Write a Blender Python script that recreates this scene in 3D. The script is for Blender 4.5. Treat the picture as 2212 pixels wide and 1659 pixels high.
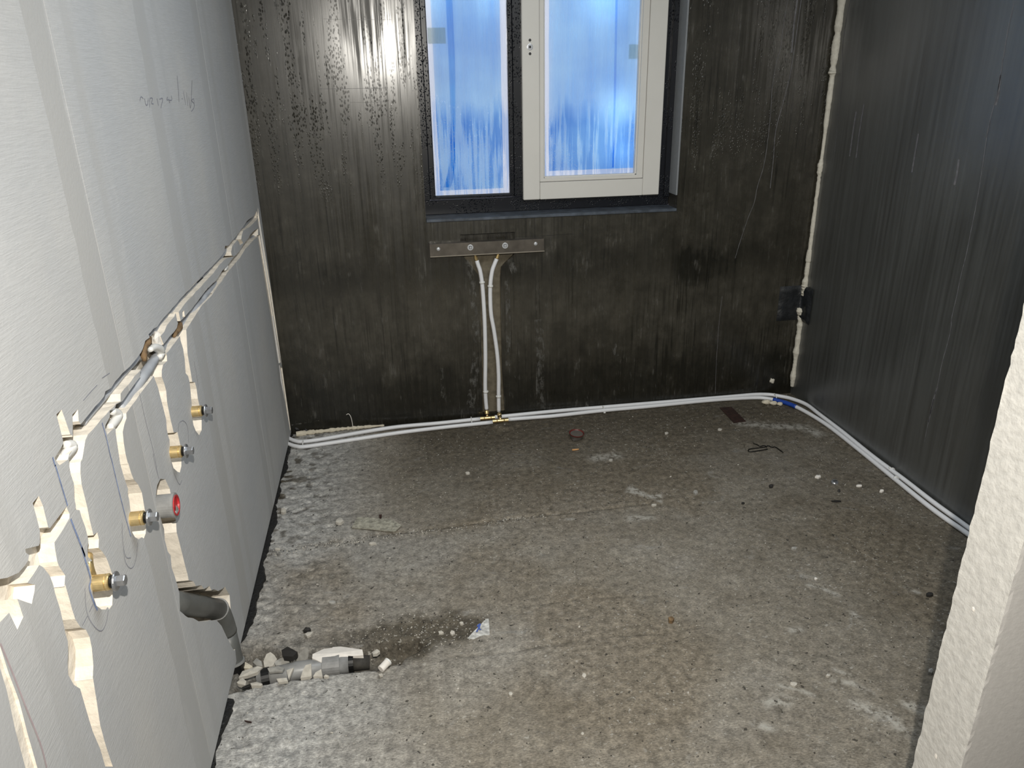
import bpy, bmesh, math, random
import numpy as np
from mathutils import Vector, Matrix
from mathutils.geometry import delaunay_2d_cdt

random.seed(7); rng = np.random.default_rng(7)
sc = bpy.context.scene; COL = sc.collection
for o in list(bpy.data.objects): bpy.data.objects.remove(o)

# ------------------------------------------------------------------ camera
IW, IH, F = 2212, 1659, 1652.8
CAMH = 1.55
PITCH, YAW, ROLL = math.radians(22.0367), math.radians(8.9587), math.radians(-1.0406)
fw = Vector((math.sin(YAW)*math.cos(PITCH), math.cos(YAW)*math.cos(PITCH), -math.sin(PITCH)))
r0 = Vector((math.cos(YAW), -math.sin(YAW), 0)); u0 = r0.cross(fw)
rt = r0*math.cos(ROLL)+u0*math.sin(ROLL); up = -r0*math.sin(ROLL)+u0*math.cos(ROLL)
CAM = Vector((0, 0, CAMH))
cd = bpy.data.cameras.new('camera'); cam = bpy.data.objects.new('camera', cd); COL.objects.link(cam)
cd.sensor_width = 36; cd.sensor_fit = 'HORIZONTAL'; cd.lens = F/IW*36; cd.clip_start = .02
m = Matrix.Identity(4)
for i in range(3): m[i][0], m[i][1], m[i][2], m[i][3] = rt[i], up[i], -fw[i], CAM[i]
cam.matrix_world = m; sc.camera = cam

# ------------------------------------------------------------------ light, sky, exposure
sc.view_settings.view_transform = 'Standard'; sc.view_settings.look = 'None'
sc.view_settings.gamma = 1; sc.view_settings.use_curve_mapping = False
sc.view_settings.exposure = 0.05
wd = bpy.data.worlds.new('overcast'); sc.world = wd; wd.use_nodes = True
bg = wd.node_tree.nodes['Background']; bg.inputs[0].default_value = (.80, .80, .95, 1); bg.inputs[1].default_value = 0.95
def lamp(name, kind, loc, energy, color=(1, 1, 1), target=None, **kw):
    ld = bpy.data.lights.new(name, kind); ld.energy = energy; ld.color = color
    for k, v in kw.items(): setattr(ld, k, v)
    lo = bpy.data.objects.new(name, ld); COL.objects.link(lo); lo.location = loc
    if target is not None: lo.rotation_euler = (Vector(target)-Vector(loc)).to_track_quat('-Z', 'Y').to_euler()
    return lo
flash = CAM+Vector((.05, -.02, .27))
lamp('hand_torch', 'SPOT', flash, 200, (1, .955, .87), flash+fw+Vector((-.06, 0, -.22)), spot_size=math.radians(120), spot_blend=1.0, shadow_soft_size=.012)
lamp('fill_light', 'AREA', (.8, 1.6, 2.5), 24, (.88, .95, 1.0), (.5, 1.9, 0), shape='DISK', size=.9)  # unseen ceiling fill, added to even out the torch's falloff
for (x, z, e) in ((.235, 1.86, .25), (.50, 1.86, .22), (.985, 1.85, .5), (1.06, 1.40, .35), (1.09, 1.22, .25)):
    lamp('site_lamp', 'POINT', (x, 3.62, z), e*1.0, (.75, .92, 1), shadow_soft_size=.03)

# ------------------------------------------------------------------ pixel rays on the known planes of the room
def ray(px, py): return (fw*F+rt*(px-IW/2)-up*(py-IH/2)).normalized()
def onz(px, py, z=0.): d = ray(px, py); return CAM+d*((z-CAMH)/d.z)
def ony(px, py, Y): d = ray(px, py); return CAM+d*(Y/d.y)
def onx(px, py, X): d = ray(px, py); return CAM+d*(X/d.x)
def crop(ox, oy, s, pts): return [(ox+a/s, oy+b/s) for a, b in pts]
XL, XR, YB, ZC = -.52, 1.985, 3.368, 2.6

# ------------------------------------------------------------------ materials
def sock(nt, inp, v):
    if isinstance(v, bpy.types.NodeSocket): nt.links.new(v, inp)
    elif isinstance(v, (tuple, list)) and len(v) == 3 and inp.type == 'RGBA': inp.default_value = (*v, 1)
    else: inp.default_value = v
def nd(nt, typ, ins=(), out=0, **pr):
    n = nt.nodes.new(typ)
    for k, v in pr.items(): setattr(n, k, v)
    for k, v in dict(ins).items(): sock(nt, n.inputs[k], v)
    return n.outputs[out]
def mth(nt, op, a, b=0., c=0.): return nd(nt, 'ShaderNodeMath', {0: a, 1: b, 2: c}, operation=op)
def mixc(nt, f, a, b, bt='MIX'): return nd(nt, 'ShaderNodeMix', {0: f, 6: a, 7: b}, out=2, data_type='RGBA', blend_type=bt)
def mapr(nt, v, a, b, c=0., d=1.): return nd(nt, 'ShaderNodeMapRange', {0: v, 1: a, 2: b, 3: c, 4: d})
def noise(nt, vec, sc_=(1, 1, 1), scale=1., detail=4., rough=.55, dist=0.):
    mp = nd(nt, 'ShaderNodeMapping', {0: vec, 3: sc_})
    return nd(nt, 'ShaderNodeTexNoise', {'Vector': mp, 'Scale': scale, 'Detail': detail, 'Roughness': rough, 'Distortion': dist})
def bump(nt, h, s=.3, d=.01, nrm=None):
    ins = {'Strength': s, 'Distance': d, 'Height': h}
    if nrm is not None: ins['Normal'] = nrm
    return nd(nt, 'ShaderNodeBump', ins)
def mat(name, base=(.5, .5, .5), rough=.6, metal=0., spec=.5, fn=None):
    m_ = bpy.data.materials.new(name); m_.use_nodes = True; nt = m_.node_tree
    b = nt.nodes['Principled BSDF']; b.inputs['Base Color'].default_value = (*base, 1)
    b.inputs['Roughness'].default_value = rough; b.inputs['Metallic'].default_value = metal
    b.inputs['Specular IOR Level'].default_value = spec
    pos = nd(nt, 'ShaderNodeNewGeometry')
    if fn: fn(nt, b, pos)
    return m_
def speckle(base, amp=.12, scale=60., bs=.15, bd=.002):
    def fn(nt, b, pos):
        n = noise(nt, pos, scale=scale, detail=5)
        f = mapr(nt, n, .3, .7, 1-amp, 1+amp)
        sock(nt, b.inputs['Base Color'], mixc(nt, 1., base, nd(nt, 'ShaderNodeCombineXYZ', {0: f, 1: f, 2: f}), 'MULTIPLY'))
        sock(nt, b.inputs['Normal'], bump(nt, n, bs, bd))
    return fn
def simple(name, base, rough=.5, metal=0., spec=.5, amp=.1, scale=60., bs=.1, bd=.002):
    return mat(name, base, rough, metal, spec, speckle(base, amp, scale, bs, bd))

def f_panel(nt, b, pos):                     # fine-sawn gypsum block, filler smeared over the joints
    sx = nd(nt, 'ShaderNodeSeparateXYZ', {0: pos}); y = sx.node.outputs[1]
    big = noise(nt, pos, scale=2.2, detail=3); mid = noise(nt, pos, (1, 1, .35), 14, 5)
    rid = noise(nt, pos, (14, 14, 260), 1.6, 4, .6, .25); rid2 = noise(nt, pos, scale=170, detail=4)
    t = mth(nt, 'ADD', y, mth(nt, 'MULTIPLY', mth(nt, 'SUBTRACT', mid, .5), .05))
    pp = mth(nt, 'ABSOLUTE', mth(nt, 'SUBTRACT', mth(nt, 'FRACT', mth(nt, 'DIVIDE', mth(nt, 'ADD', t, (.35+.095)), .61)), .0))
    pp = mth(nt, 'MULTIPLY', pp, .61)         # 0..0.61 across a block, measured just before each joint
    band = mapr(nt, pp, .092, .10, 1., 0.)
    col = mixc(nt, mapr(nt, big, .35, .65), (.455, .458, .458), (.515, .508, .492))
    band2 = mth(nt, 'MULTIPLY', mapr(nt, pp, .155, .165), mapr(nt, pp, .215, .19))
    band = mapr(nt, pp, .088, .102, 1., 0.); band = mth(nt, 'MAXIMUM', band, mth(nt, 'MULTIPLY', band2, .6))
    col = mixc(nt, mth(nt, 'MULTIPLY', band, .85), col, (.415, .41, .397))
    warm = mapr(nt, noise(nt, pos, (1, 3, .5), 1.3, 2), .40, .60); col = mixc(nt, mth(nt, 'MULTIPLY', warm, .5), col, (.445, .453, .462))
    col = mixc(nt, mapr(nt, mid, .62, .8, 0, .35), col, (.60, .59, .57))
    k = mapr(nt, rid, .35, .75, .95, 1.06)
    k = mth(nt, 'ADD', mth(nt, 'MULTIPLY', mth(nt, 'SUBTRACT', k, 1.), mth(nt, 'SUBTRACT', 1., mth(nt, 'MULTIPLY', band, .8))), 1.)
    col = mixc(nt, 1., col, nd(nt, 'ShaderNodeCombineXYZ', {0: k, 1: k, 2: k}), 'MULTIPLY')
    sock(nt, b.inputs['Base Color'], col)
    h = mth(nt, 'ADD', mth(nt, 'MULTIPLY', rid, mth(nt, 'SUBTRACT', 1.15, band)), mth(nt, 'MULTIPLY', rid2, .7))
    sock(nt, b.inputs['Normal'], bump(nt, h, .42, .0013))
M_panel = mat('sawn_block', rough=.85, spec=.25, fn=f_panel)
M_cut = mat('cut_block', rough=.9, spec=.15, fn=speckle((.72, .665, .58), .10, 45, .5, .006))
M_filler = simple('joint_filler', (.56, .555, .54), .9)

def f_back(nt, b, pos):                      # wet bitumen-grey concrete with runs
    sx = nd(nt, 'ShaderNodeSeparateXYZ', {0: pos}).node; z = sx.outputs[2]
    st = noise(nt, pos, (70, 70, 2.2), 1, 6, .62); st2 = noise(nt, pos, (190, 190, 7), 1, 5, .6)
    bl = noise(nt, pos, (1, 1, .55), 3.2, 6, .6); bl2 = noise(nt, pos, (1, 1, .8), 11, 5, .65)
    bl3 = noise(nt, pos, (1, 1, .7), 1.7, 3, .5)
    zz = mth(nt, 'ADD', z, mth(nt, 'MULTIPLY', mth(nt, 'SUBTRACT', mth(nt, 'ADD', mth(nt, 'MULTIPLY', bl, .5), mth(nt, 'MULTIPLY', bl2, .5)), .5), .46))
    zz = mth(nt, 'ADD', zz, mth(nt, 'MULTIPLY', mth(nt, 'SUBTRACT', st, .5), .06))
    tide = nd(nt, 'ShaderNodeValToRGB', {0: mth(nt, 'DIVIDE', zz, 2.)}); cr = tide.node.color_ramp
    for i, (p, v) in enumerate(((0., .06), (.10, .10), (.165, .46), (.24, .60), (.315, .56), (.36, .30), (.44, .50), (.62, .44), (.9, .40))):
        e = cr.elements[i] if i < 2 else cr.elements.new(p)
        e.position = p; e.color = (v, v, v, 1)
    patch = mth(nt, 'MULTIPLY', mapr(nt, mth(nt, 'ABSOLUTE', mth(nt, 'SUBTRACT', zz, .70)), .03, .08, 1., 0.), mapr(nt, bl3, .46, .56))
    v = mth(nt, 'SUBTRACT', tide, mth(nt, 'MULTIPLY', patch, .34))
    v = mth(nt, 'ADD', v, mth(nt, 'MULTIPLY', mth(nt, 'SUBTRACT', st, .5), .34))
    v = mth(nt, 'ADD', v, mth(nt, 'MULTIPLY', mth(nt, 'SUBTRACT', bl2, .5), .75))
    v = mth(nt, 'ADD', v, mth(nt, 'MULTIPLY', mth(nt, 'SUBTRACT', noise(nt, pos, scale=42, detail=5, rough=.65), .5), .42))
    drip = mth(nt, 'MULTIPLY', mapr(nt, noise(nt, pos, (95, 95, 2.4), 1, 5, .6), .46, .38), mapr(nt, bl, .42, .58))
    v = mth(nt, 'SUBTRACT', v, mth(nt, 'MULTIPLY', drip, .40))
    rp = nd(nt, 'ShaderNodeValToRGB', {0: v}); cr = rp.node.color_ramp
    cr.elements[0].color = (.0085, .0078, .0048, 1); cr.elements[1].position = 1.; cr.elements[1].color = (.078, .071, .055, 1)
    e = cr.elements.new(.45); e.color = (.029, .0262, .0190, 1)
    stroke = noise(nt, pos, (110, 110, 13), 1, 5, .6)
    lime = mapr(nt, mth(nt, 'ADD', stroke, mth(nt, 'MULTIPLY', bl2, .6)), .93, 1.06, 0, .42)
    col = mixc(nt, lime, rp, (.125, .120, .108))
    sock(nt, b.inputs['Base Color'], col)
    wet = noise(nt, pos, (105, 105, 2.0), 1, 6, .65); wb = noise(nt, pos, (1, 1, .4), 4.5, 3)
    sock(nt, b.inputs['Coat Weight'], mapr(nt, mth(nt, 'ADD', wet, mth(nt, 'MULTIPLY', wb, .8)), .98, .80, 0., .8)); b.inputs['Coat Roughness'].default_value = .20
    sock(nt, b.inputs['Roughness'], mapr(nt, mth(nt, 'ADD', wet, mth(nt, 'MULTIPLY', wb, .8)), .74, 1.06, .22, .45))
    # beads of water hanging on the runs
    mp = nd(nt, 'ShaderNodeMapping', {0: pos, 3: (150, 150, 75)})
    vo = nd(nt, 'ShaderNodeTexVoronoi', {'Vector': mp, 'Scale': 1., 'Randomness': 1.})
    msk = mth(nt, 'MULTIPLY', mapr(nt, noise(nt, pos, (26, 26, 3), 1, 3), .52, .60), mapr(nt, mth(nt, 'ADD', z, mth(nt, 'MULTIPLY', bl, .5)), 1.30, 1.62))
    bead = mth(nt, 'MULTIPLY', mapr(nt, vo, .42, .05, 0., 1.), msk)
    nb = bump(nt, st2, .035, .002)
    sock(nt, b.inputs['Normal'], bump(nt, bead, .9, .004, nb))
M_back = mat('wet_dark_concrete', rough=.4, spec=.5, fn=f_back)

def f_right(nt, b, pos):
    st = noise(nt, pos, (60, 55, 1.6), 1, 6, .6); bl = noise(nt, pos, (1, 1, .6), 2.6, 5, .6)
    v = mth(nt, 'ADD', mth(nt, 'MULTIPLY', st, .75), mth(nt, 'MULTIPLY', bl, .6))
    rp = nd(nt, 'ShaderNodeValToRGB', {0: v}); cr = rp.node.color_ramp
    cr.elements[0].position = .35; cr.elements[0].color = (.017, .017, .0145, 1)
    cr.elements[1].position = 1.; cr.elements[1].color = (.088, .092, .088, 1)
    fl = mapr(nt, noise(nt, pos, (1, 45, 2.4), 1, 5, .6), .66, .80, 0, .35)
    sock(nt, b.inputs['Base Color'], mixc(nt, fl, rp, (.11, .112, .11)))
    sock(nt, b.inputs['Roughness'], mapr(nt, st, .3, .7, .33, .44)); b.inputs['Coat Weight'].default_value = .8; b.inputs['Coat Roughness'].default_value = .34
    sock(nt, b.inputs['Normal'], bump(nt, noise(nt, pos, (90, 90, 10), 1, 5), .10, .002))
M_right = mat('dark_concrete_smooth', rough=.4, spec=.95, fn=f_right)

def f_floor(nt, b, pos):
    a = nd(nt, 'ShaderNodeAttribute', attribute_name='soil_and_falloff'); s = nd(nt, 'ShaderNodeSeparateColor', {0: a}).node
    grey, brown, dark = s.outputs[0], s.outputs[1], s.outputs[2]
    n1 = noise(nt, pos, scale=5, detail=7, rough=.62); n2 = noise(nt, pos, scale=38, detail=7, rough=.7); n3 = noise(nt, pos, (1, 2.2, 1), 120, 5, .7)
    col = mixc(nt, mapr(nt, n1, .35, .65), (.190, .166, .130), (.262, .236, .194))
    col = mixc(nt, grey, col, mixc(nt, mapr(nt, n2, .35, .65), (.315, .312, .30), (.42, .412, .39)))
    col = mixc(nt, brown, col, mixc(nt, mapr(nt, n2, .3, .7), (.145, .120, .086), (.225, .190, .142)))
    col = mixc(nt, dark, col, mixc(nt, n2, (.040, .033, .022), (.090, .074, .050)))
    k = mth(nt, 'MULTIPLY', mapr(nt, n2, .3, .7, .58, 1.36), mapr(nt, n3, .3, .7, .52, 1.44))
    col = mixc(nt, 1., col, nd(nt, 'ShaderNodeCombineXYZ', {0: k, 1: k, 2: k}), 'MULTIPLY')
    pale = mth(nt, 'MULTIPLY', mapr(nt, noise(nt, pos, scale=75, detail=5, rough=.65), .60, .66), mapr(nt, n1, .40, .60, .2, .8))
    col = mixc(nt, pale, col, (.44, .42, .375))
    sm = mth(nt, 'MULTIPLY', a.node.outputs['Alpha'], mapr(nt, n2, .40, .56)); col = mixc(nt, mth(nt, 'MULTIPLY', sm, .8), col, (.47, .455, .41))
    scum = mth(nt, 'MULTIPLY', mapr(nt, noise(nt, pos, (1, 1.6, 1), 9, 8, .7, .8), .60, .72), .35)
    col = mixc(nt, scum, col, (.36, .36, .345))
    hole = mapr(nt, noise(nt, pos, scale=52, detail=3, rough=.5), .325, .29)
    col = mixc(nt, mth(nt, 'MULTIPLY', hole, .8), col, (.03, .027, .022))
    sock(nt, b.inputs['Base Color'], col)
    sock(nt, b.inputs['Roughness'], mapr(nt, n1, .3, .7, .55, .85))
    h = mth(nt, 'ADD', mth(nt, 'MULTIPLY', n2, 1.), mth(nt, 'MULTIPLY', n3, .6)); h = mth(nt, 'SUBTRACT', h, mth(nt, 'MULTIPLY', hole, .8))
    sock(nt, b.inputs['Normal'], bump(nt, h, .55, .006))
M_floor = mat('rough_concrete', rough=.75, spec=.3, fn=f_floor)

M_ceil = simple('raw_ceiling', (.42, .41, .39), .9)
M_chase = mat('chased_concrete', rough=.85, spec=.2, fn=speckle((.125, .108, .078), .28, 40, .5, .004))
M_white = simple('white_lacquer', (.60, .585, .545), .35, spec=.4, amp=.02, scale=9, bs=.02)
def f_anth(nt, b, pos):
    sock(nt, b.inputs['Base Color'], (.007, .008, .011))
    mp = nd(nt, 'ShaderNodeMapping', {0: pos, 3: (150, 150, 110)})
    vo = nd(nt, 'ShaderNodeTexVoronoi', {'Vector': mp, 'Scale': 1.})
    bead = mth(nt, 'MULTIPLY', mapr(nt, vo, .38, .08), mapr(nt, noise(nt, pos, scale=9, detail=2), .45, .55))
    sock(nt, b.inputs['Normal'], bump(nt, bead, .8, .003))
M_anth = mat('anthracite_lacquer', (.007, .008, .011), .30, spec=.4, fn=f_anth)
M_gask = simple('rubber_gasket', (.008, .008, .009), .5)
M_sill = simple('blue_grey_sill', (.055, .066, .082), .45, amp=.5, scale=26, bs=.2)
M_reveal = simple('grey_reveal_board', (.19, .20, .21), .55, amp=.06)
M_pipe = simple('white_plastic_pipe', (.72, .725, .74), .38, spec=.45, amp=.03, scale=30, bs=.03)
M_clip = simple('white_nylon', (.66, .655, .63), .4, amp=.04)
M_brass = mat('brass', (.78, .59, .29), .36, .85, fn=speckle((.78, .59, .29), .12, 80, .06, .001))
M_steel = simple('zinc_steel', (.40, .41, .43), .32, .8, amp=.12, scale=90, bs=.05)
M_zinc = simple('bright_zinc', (.50, .51, .52), .35, .25, amp=.08)
M_rail = simple('mill_steel', (.135, .120, .102), .42, .75, amp=.22, scale=22, bs=.06)
M_black = simple('black_rubber', (.006, .006, .006), .35, amp=.2, bs=.1)
M_bitu = simple('black_bitumen', (.008, .008, .008), .45, amp=.5, scale=90, bs=.8, bd=.006)
M_patch = simple('black_sealing_membrane', (.011, .0125, .0145), .5, amp=.35, scale=30, bs=.7, bd=.008)
M_foam = simple('cream_pu_foam', (.60, .545, .43), .75, amp=.10, scale=70, bs=.6, bd=.006)
M_foam2 = simple('pale_pu_foam', (.58, .545, .46), .75, amp=.12, scale=60, bs=.6, bd=.006)
M_grey = simple('grey_drain_pipe', (.105, .108, .103), .42, amp=.16, scale=24, bs=.06)
M_greyl = simple('light_grey_drain_pipe', (.24, .24, .235), .40, amp=.22, scale=30, bs=.05)
M_condu = simple('grey_conduit', (.34, .355, .38), .5, amp=.10, scale=30, bs=.05)
M_wood = simple('brown_wood', (.155, .098, .048), .8, amp=.45, scale=70, bs=.5)
M_red = simple('red_plastic', (.42, .025, .03), .35, amp=.35, scale=40, bs=.35, bd=.004)
M_foil = simple('crumpled_foil', (.33, .33, .32), .32, .35, amp=.35, scale=60, bs=.9, bd=.006)
M_blue = simple('blue_tape', (.012, .055, .32), .45)
M_chip = simple('plaster_chip', (.44, .415, .365), .9, amp=.15)
M_chipg = simple('grey_plaster_chip', (.30, .29, .265), .9, amp=.2)
M_plast = simple('white_plaster_chunk', (.74, .70, .645), .9, amp=.08, scale=40, bs=.4)
M_dark = simple('dark_grit', (.018, .016, .014), .7)
M_rust = simple('rusty_sheet', (.030, .013, .009), .7, amp=.6, scale=60)
M_pencil = simple('pencil', (.235, .24, .28), .8)
M_inkb = simple('blue_chalk', (.19, .245, .40), .9, amp=.35, scale=120)
M_redp = simple('red_pencil', (.40, .32, .33), .9)
M_vein = simple('lime_vein', (.125, .122, .128), .7, amp=.4, scale=50)
M_cork = simple('filter_tip', (.62, .33, .13), .8)
M_wire = simple('dark_wire', (.013, .012, .011), .5, .5)
M_tin = simple('dull_tin', (.16, .145, .13), .4, .6)
M_paper = simple('torn_paper', (.48, .475, .45), .85, amp=.45, scale=90)
M_strip = simple('cloudy_plastic_strip', (.34, .325, .265), .35, amp=.45, scale=75, bs=.6, bd=.004)
M_smear = simple('dried_grout_smear', (.36, .35, .32), .85, amp=.35, scale=60, bs=.6)


def glassmat():                              # misted pane: clear, with condensation and runs
    m_ = bpy.data.materials.new('misted_glass'); m_.use_nodes = True; nt = m_.node_tree; nt.nodes.clear()
    pos = nd(nt, 'ShaderNodeNewGeometry'); z = nd(nt, 'ShaderNodeSeparateXYZ', {0: pos}).node.outputs[2]
    run = noise(nt, pos, (75, 75, 3.2), 1, 5, .6, .3); bl = noise(nt, pos, (1, 1, .6), 5, 4)
    bl4 = noise(nt, pos, (1, 1, .2), 6, 3); low = mapr(nt, mth(nt, 'ADD', z, mth(nt, 'MULTIPLY', bl4, .35)), 1.62, 1.52, 0., 1.)
    run2 = noise(nt, pos, (140, 140, 9), 1, 4, .6)
    lowf = mapr(nt, mth(nt, 'ADD', run, mth(nt, 'MULTIPLY', bl, .5)), .73, .85, .01, .40)
    hif = mapr(nt, mth(nt, 'ADD', run, mth(nt, 'MULTIPLY', bl, .8)), .62, 1.02, .20, .40)
    fog = mth(nt, 'ADD', mth(nt, 'MULTIPLY', lowf, low), mth(nt, 'MULTIPLY', hif, mth(nt, 'SUBTRACT', 1., low)))
    mp = nd(nt, 'ShaderNodeMapping', {0: pos, 3: (120, 120, 85)})
    vo = nd(nt, 'ShaderNodeTexVoronoi', {'Vector': mp, 'Scale': 1.})
    dots = mth(nt, 'MULTIPLY', mapr(nt, vo, .30, .12), mth(nt, 'MULTIPLY', low, mapr(nt, bl, .45, .55)))
    fog = mth(nt, 'MAXIMUM', fog, mth(nt, 'MULTIPLY', dots, .62))
    wet = mth(nt, 'MULTIPLY', low, mapr(nt, lowf, .18, .02)); tr = nd(nt, 'ShaderNodeBsdfTransparent', {0: mixc(nt, wet, (.97, .985, .98), (.69, .78, .88))}); tl = nd(nt, 'ShaderNodeBsdfTranslucent', {0: (.93, .95, .97)})
    a = nd(nt, 'ShaderNodeMixShader', {0: fog, 1: tr, 2: nd(nt, 'ShaderNodeMixShader', {0: .24, 1: tl, 2: nd(nt, 'ShaderNodeBsdfDiffuse', {0: (.62, .80, .95)})})})
    gl = nd(nt, 'ShaderNodeBsdfGlossy', {0: (1, 1, 1), 1: .12, 'Normal': bump(nt, dots, .6, .003)})
    out = nd(nt, 'ShaderNodeMixShader', {0: mth(nt, 'MULTIPLY', nd(nt, 'ShaderNodeFresnel', {0: 1.45}), .8), 1: a, 2: gl})
    o = nt.nodes.new('ShaderNodeOutputMaterial'); nt.links.new(out, o.inputs[0]); return m_
M_glass = glassmat()
def filmmat(name, c1, c2, thin=.1):
    m_ = bpy.data.materials.new(name); m_.use_nodes = True; nt = m_.node_tree; nt.nodes.clear()
    pos = nd(nt, 'ShaderNodeNewGeometry')
    n = noise(nt, pos, (1, 1, 1.3), 3.4, 4, .5); n2 = noise(nt, pos, (26, 26, 1.5), 1, 4, .5, .5)
    v = mth(nt, 'ADD', mth(nt, 'MULTIPLY', n, .7), mth(nt, 'MULTIPLY', n2, .3))
    col = mixc(nt, mapr(nt, v, .38, .62), c1, c2)
    tl = nd(nt, 'ShaderNodeBsdfTranslucent', {0: col, 'Normal': bump(nt, n2, .4, .01)}); tr = nd(nt, 'ShaderNodeBsdfTransparent', {0: col})
    a = nd(nt, 'ShaderNodeMixShader', {0: thin, 1: tl, 2: tr})
    o = nt.nodes.new('ShaderNodeOutputMaterial'); nt.links.new(a, o.inputs[0]); return m_
M_tan = filmmat('translucent_sticker', (.74, .76, .70), (.80, .80, .74), .30)
M_film = filmmat('blue_film', (.21, .45, .84), (.37, .66, .95), .20)
M_fold = filmmat('blue_film_folded', (.03, .44, .86), (.06, .54, .93), .0)

# ------------------------------------------------------------------ objects
def origin_of(vs):
    a = np.array([tuple(v) for v in vs]); mn, mx = a.min(0), a.max(0)
    return Vector(((mn[0]+mx[0])/2, (mn[1]+mx[1])/2, mn[2]))
WORLD = {}
def obj(name, vs, fs, mats, parent=None, mi=None, smooth=False):
    me = bpy.data.meshes.new(name); b = origin_of(vs)
    me.from_pydata([tuple(Vector(v)-b) for v in vs], [], fs)
    for mm in (mats if isinstance(mats, (list, tuple)) else [mats]): me.materials.append(mm)
    if mi is not None: me.polygons.foreach_set('material_index', mi)
    if smooth: me.polygons.foreach_set('use_smooth', [True]*len(me.polygons))
    me.update()
    bm = bmesh.new(); bm.from_mesh(me); bmesh.ops.recalc_face_normals(bm, faces=bm.faces); bm.to_mesh(me); bm.free()
    o = bpy.data.objects.new(name, me); COL.objects.link(o); WORLD[o.name] = b
    if parent is not None: o.parent = parent; o.location = b-WORLD[parent.name]
    else: o.location = b
    return o
def tag(o, label=None, cat=None, group=None, kind=None):
    if label: o['label'] = label
    if cat: o['category'] = cat
    if group: o['group'] = group
    if kind: o['kind'] = kind
    return o
def thing(name, loc, label=None, cat=None, group=None, kind=None):
    o = bpy.data.objects.new(name, None); COL.objects.link(o); o.location = loc; o.empty_display_size = .05
    WORLD[o.name] = Vector(loc); return tag(o, label, cat, group, kind)
def box(x0, x1, y0, y1, z0, z1):
    v = [(x, y, z) for x in (x0, x1) for y in (y0, y1) for z in (z0, z1)]
    return v, [(0, 1, 3, 2), (4, 6, 7, 5), (0, 4, 5, 1), (2, 3, 7, 6), (0, 2, 6, 4), (1, 5, 7, 3)]
def bevbox(x0, x1, y0, y1, z0, z1, r=.002):
    bm = bmesh.new(); v, f = box(x0, x1, y0, y1, z0, z1)
    bv = [bm.verts.new(p) for p in v]
    for q in f: bm.faces.new([bv[i] for i in q])
    bmesh.ops.bevel(bm, geom=bm.edges[:], offset=r, segments=1, affect='EDGES')
    bm.verts.index_update(); out = ([v.co.copy() for v in bm.verts], [[v.index for v in f.verts] for f in bm.faces]); bm.free(); return out
def join(*parts):
    vs, fs = [], []
    for v, f in parts:
        k = len(vs); vs += [Vector(p) for p in v]; fs += [tuple(i+k for i in q) for q in f]
    return vs, fs
def smoothpath(pts, n=6):
    P = [Vector(p) for p in pts]
    if len(P) < 3: return P
    P = [P[0]*2-P[1]]+P+[P[-1]*2-P[-2]]; out = []
    for i in range(1, len(P)-2):
        for k in range(n):
            t = k/n; a, b, c, d = P[i-1:i+3]
            out.append(.5*((2*b)+(-a+c)*t+(2*a-5*b+4*c-d)*t*t+(-a+3*b-3*c+d)*t**3))
    return out+[P[-2]]
def tube(pts, r, seg=12, squash=None):
    P = [Vector(p) for p in pts]; n = len(P); R = r if isinstance(r, (list, tuple)) else [r]*n
    T = [(P[min(i+1, n-1)]-P[max(i-1, 0)]).normalized() for i in range(n)]
    a = Vector((0, 0, 1)) if abs(T[0].z) < .9 else Vector((1, 0, 0))
    N = (a-T[0]*a.dot(T[0])).normalized(); vs, fs = [], []
    for i in range(n):
        N = (N-T[i]*N.dot(T[i])).normalized(); B = T[i].cross(N)
        for k in range(seg):
            t = 2*math.pi*k/seg; vs.append(P[i]+(N*math.cos(t)+B*math.sin(t))*R[i])
    for i in range(n-1):
        for k in range(seg):
            fs.append((i*seg+k, i*seg+(k+1) % seg, (i+1)*seg+(k+1) % seg, (i+1)*seg+k))
    fs.append(tuple(range(seg))[::-1]); fs.append(tuple((n-1)*seg+k for k in range(seg))); return vs, fs
def lathe(c, axis, prof, seg=20):
    c, ax = Vector(c), Vector(axis).normalized(); a = Vector((0, 0, 1)) if abs(ax.z) < .9 else Vector((0, 1, 0))
    N = (a-ax*a.dot(ax)).normalized(); B = ax.cross(N); vs, fs = [], []
    for h, r in prof:
        for k in range(seg):
            t = 2*math.pi*k/seg; vs.append(c+ax*h+(N*math.cos(t)+B*math.sin(t))*r)
    n = len(prof)
    for i in range(n-1):
        for k in range(seg): fs.append((i*seg+k, i*seg+(k+1) % seg, (i+1)*seg+(k+1) % seg, (i+1)*seg+k))
    fs.append(tuple(range(seg))[::-1]); fs.append(tuple((n-1)*seg+k for k in range(seg))); return vs, fs
def prism(top, d):                            # closed polygon (list of Vector) pushed along d
    n = len(top); vs = [Vector(p) for p in top]+[Vector(p)+Vector(d) for p in top]
    return vs, [tuple(range(n)), tuple(range(2*n-1, n-1, -1))]+[(i, (i+1) % n, (i+1) % n+n, i+n) for i in range(n)]
def lump(c, r, seed=0, sub=2, amp=.25):
    bm = bmesh.new(); bmesh.ops.create_icosphere(bm, subdivisions=sub, radius=1); rr = random.Random(seed)
    ph = [rr.uniform(0, 6.28) for _ in range(6)]
    vs = []
    for v in bm.verts:
        p = v.co; k = 1+amp*(math.sin(3.1*p.x+ph[0])*math.cos(2.7*p.y+ph[1])+.6*math.sin(5.3*p.z+ph[2]+2*p.x)+.4*math.sin(7*p.y+ph[3]))
        vs.append(Vector((p.x*r[0]*k, p.y*r[1]*k, p.z*r[2]*k))+Vector(c))
    bm.verts.index_update(); fs = [[v.index for v in f.verts] for f in bm.faces]; bm.free(); return vs, fs

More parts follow.
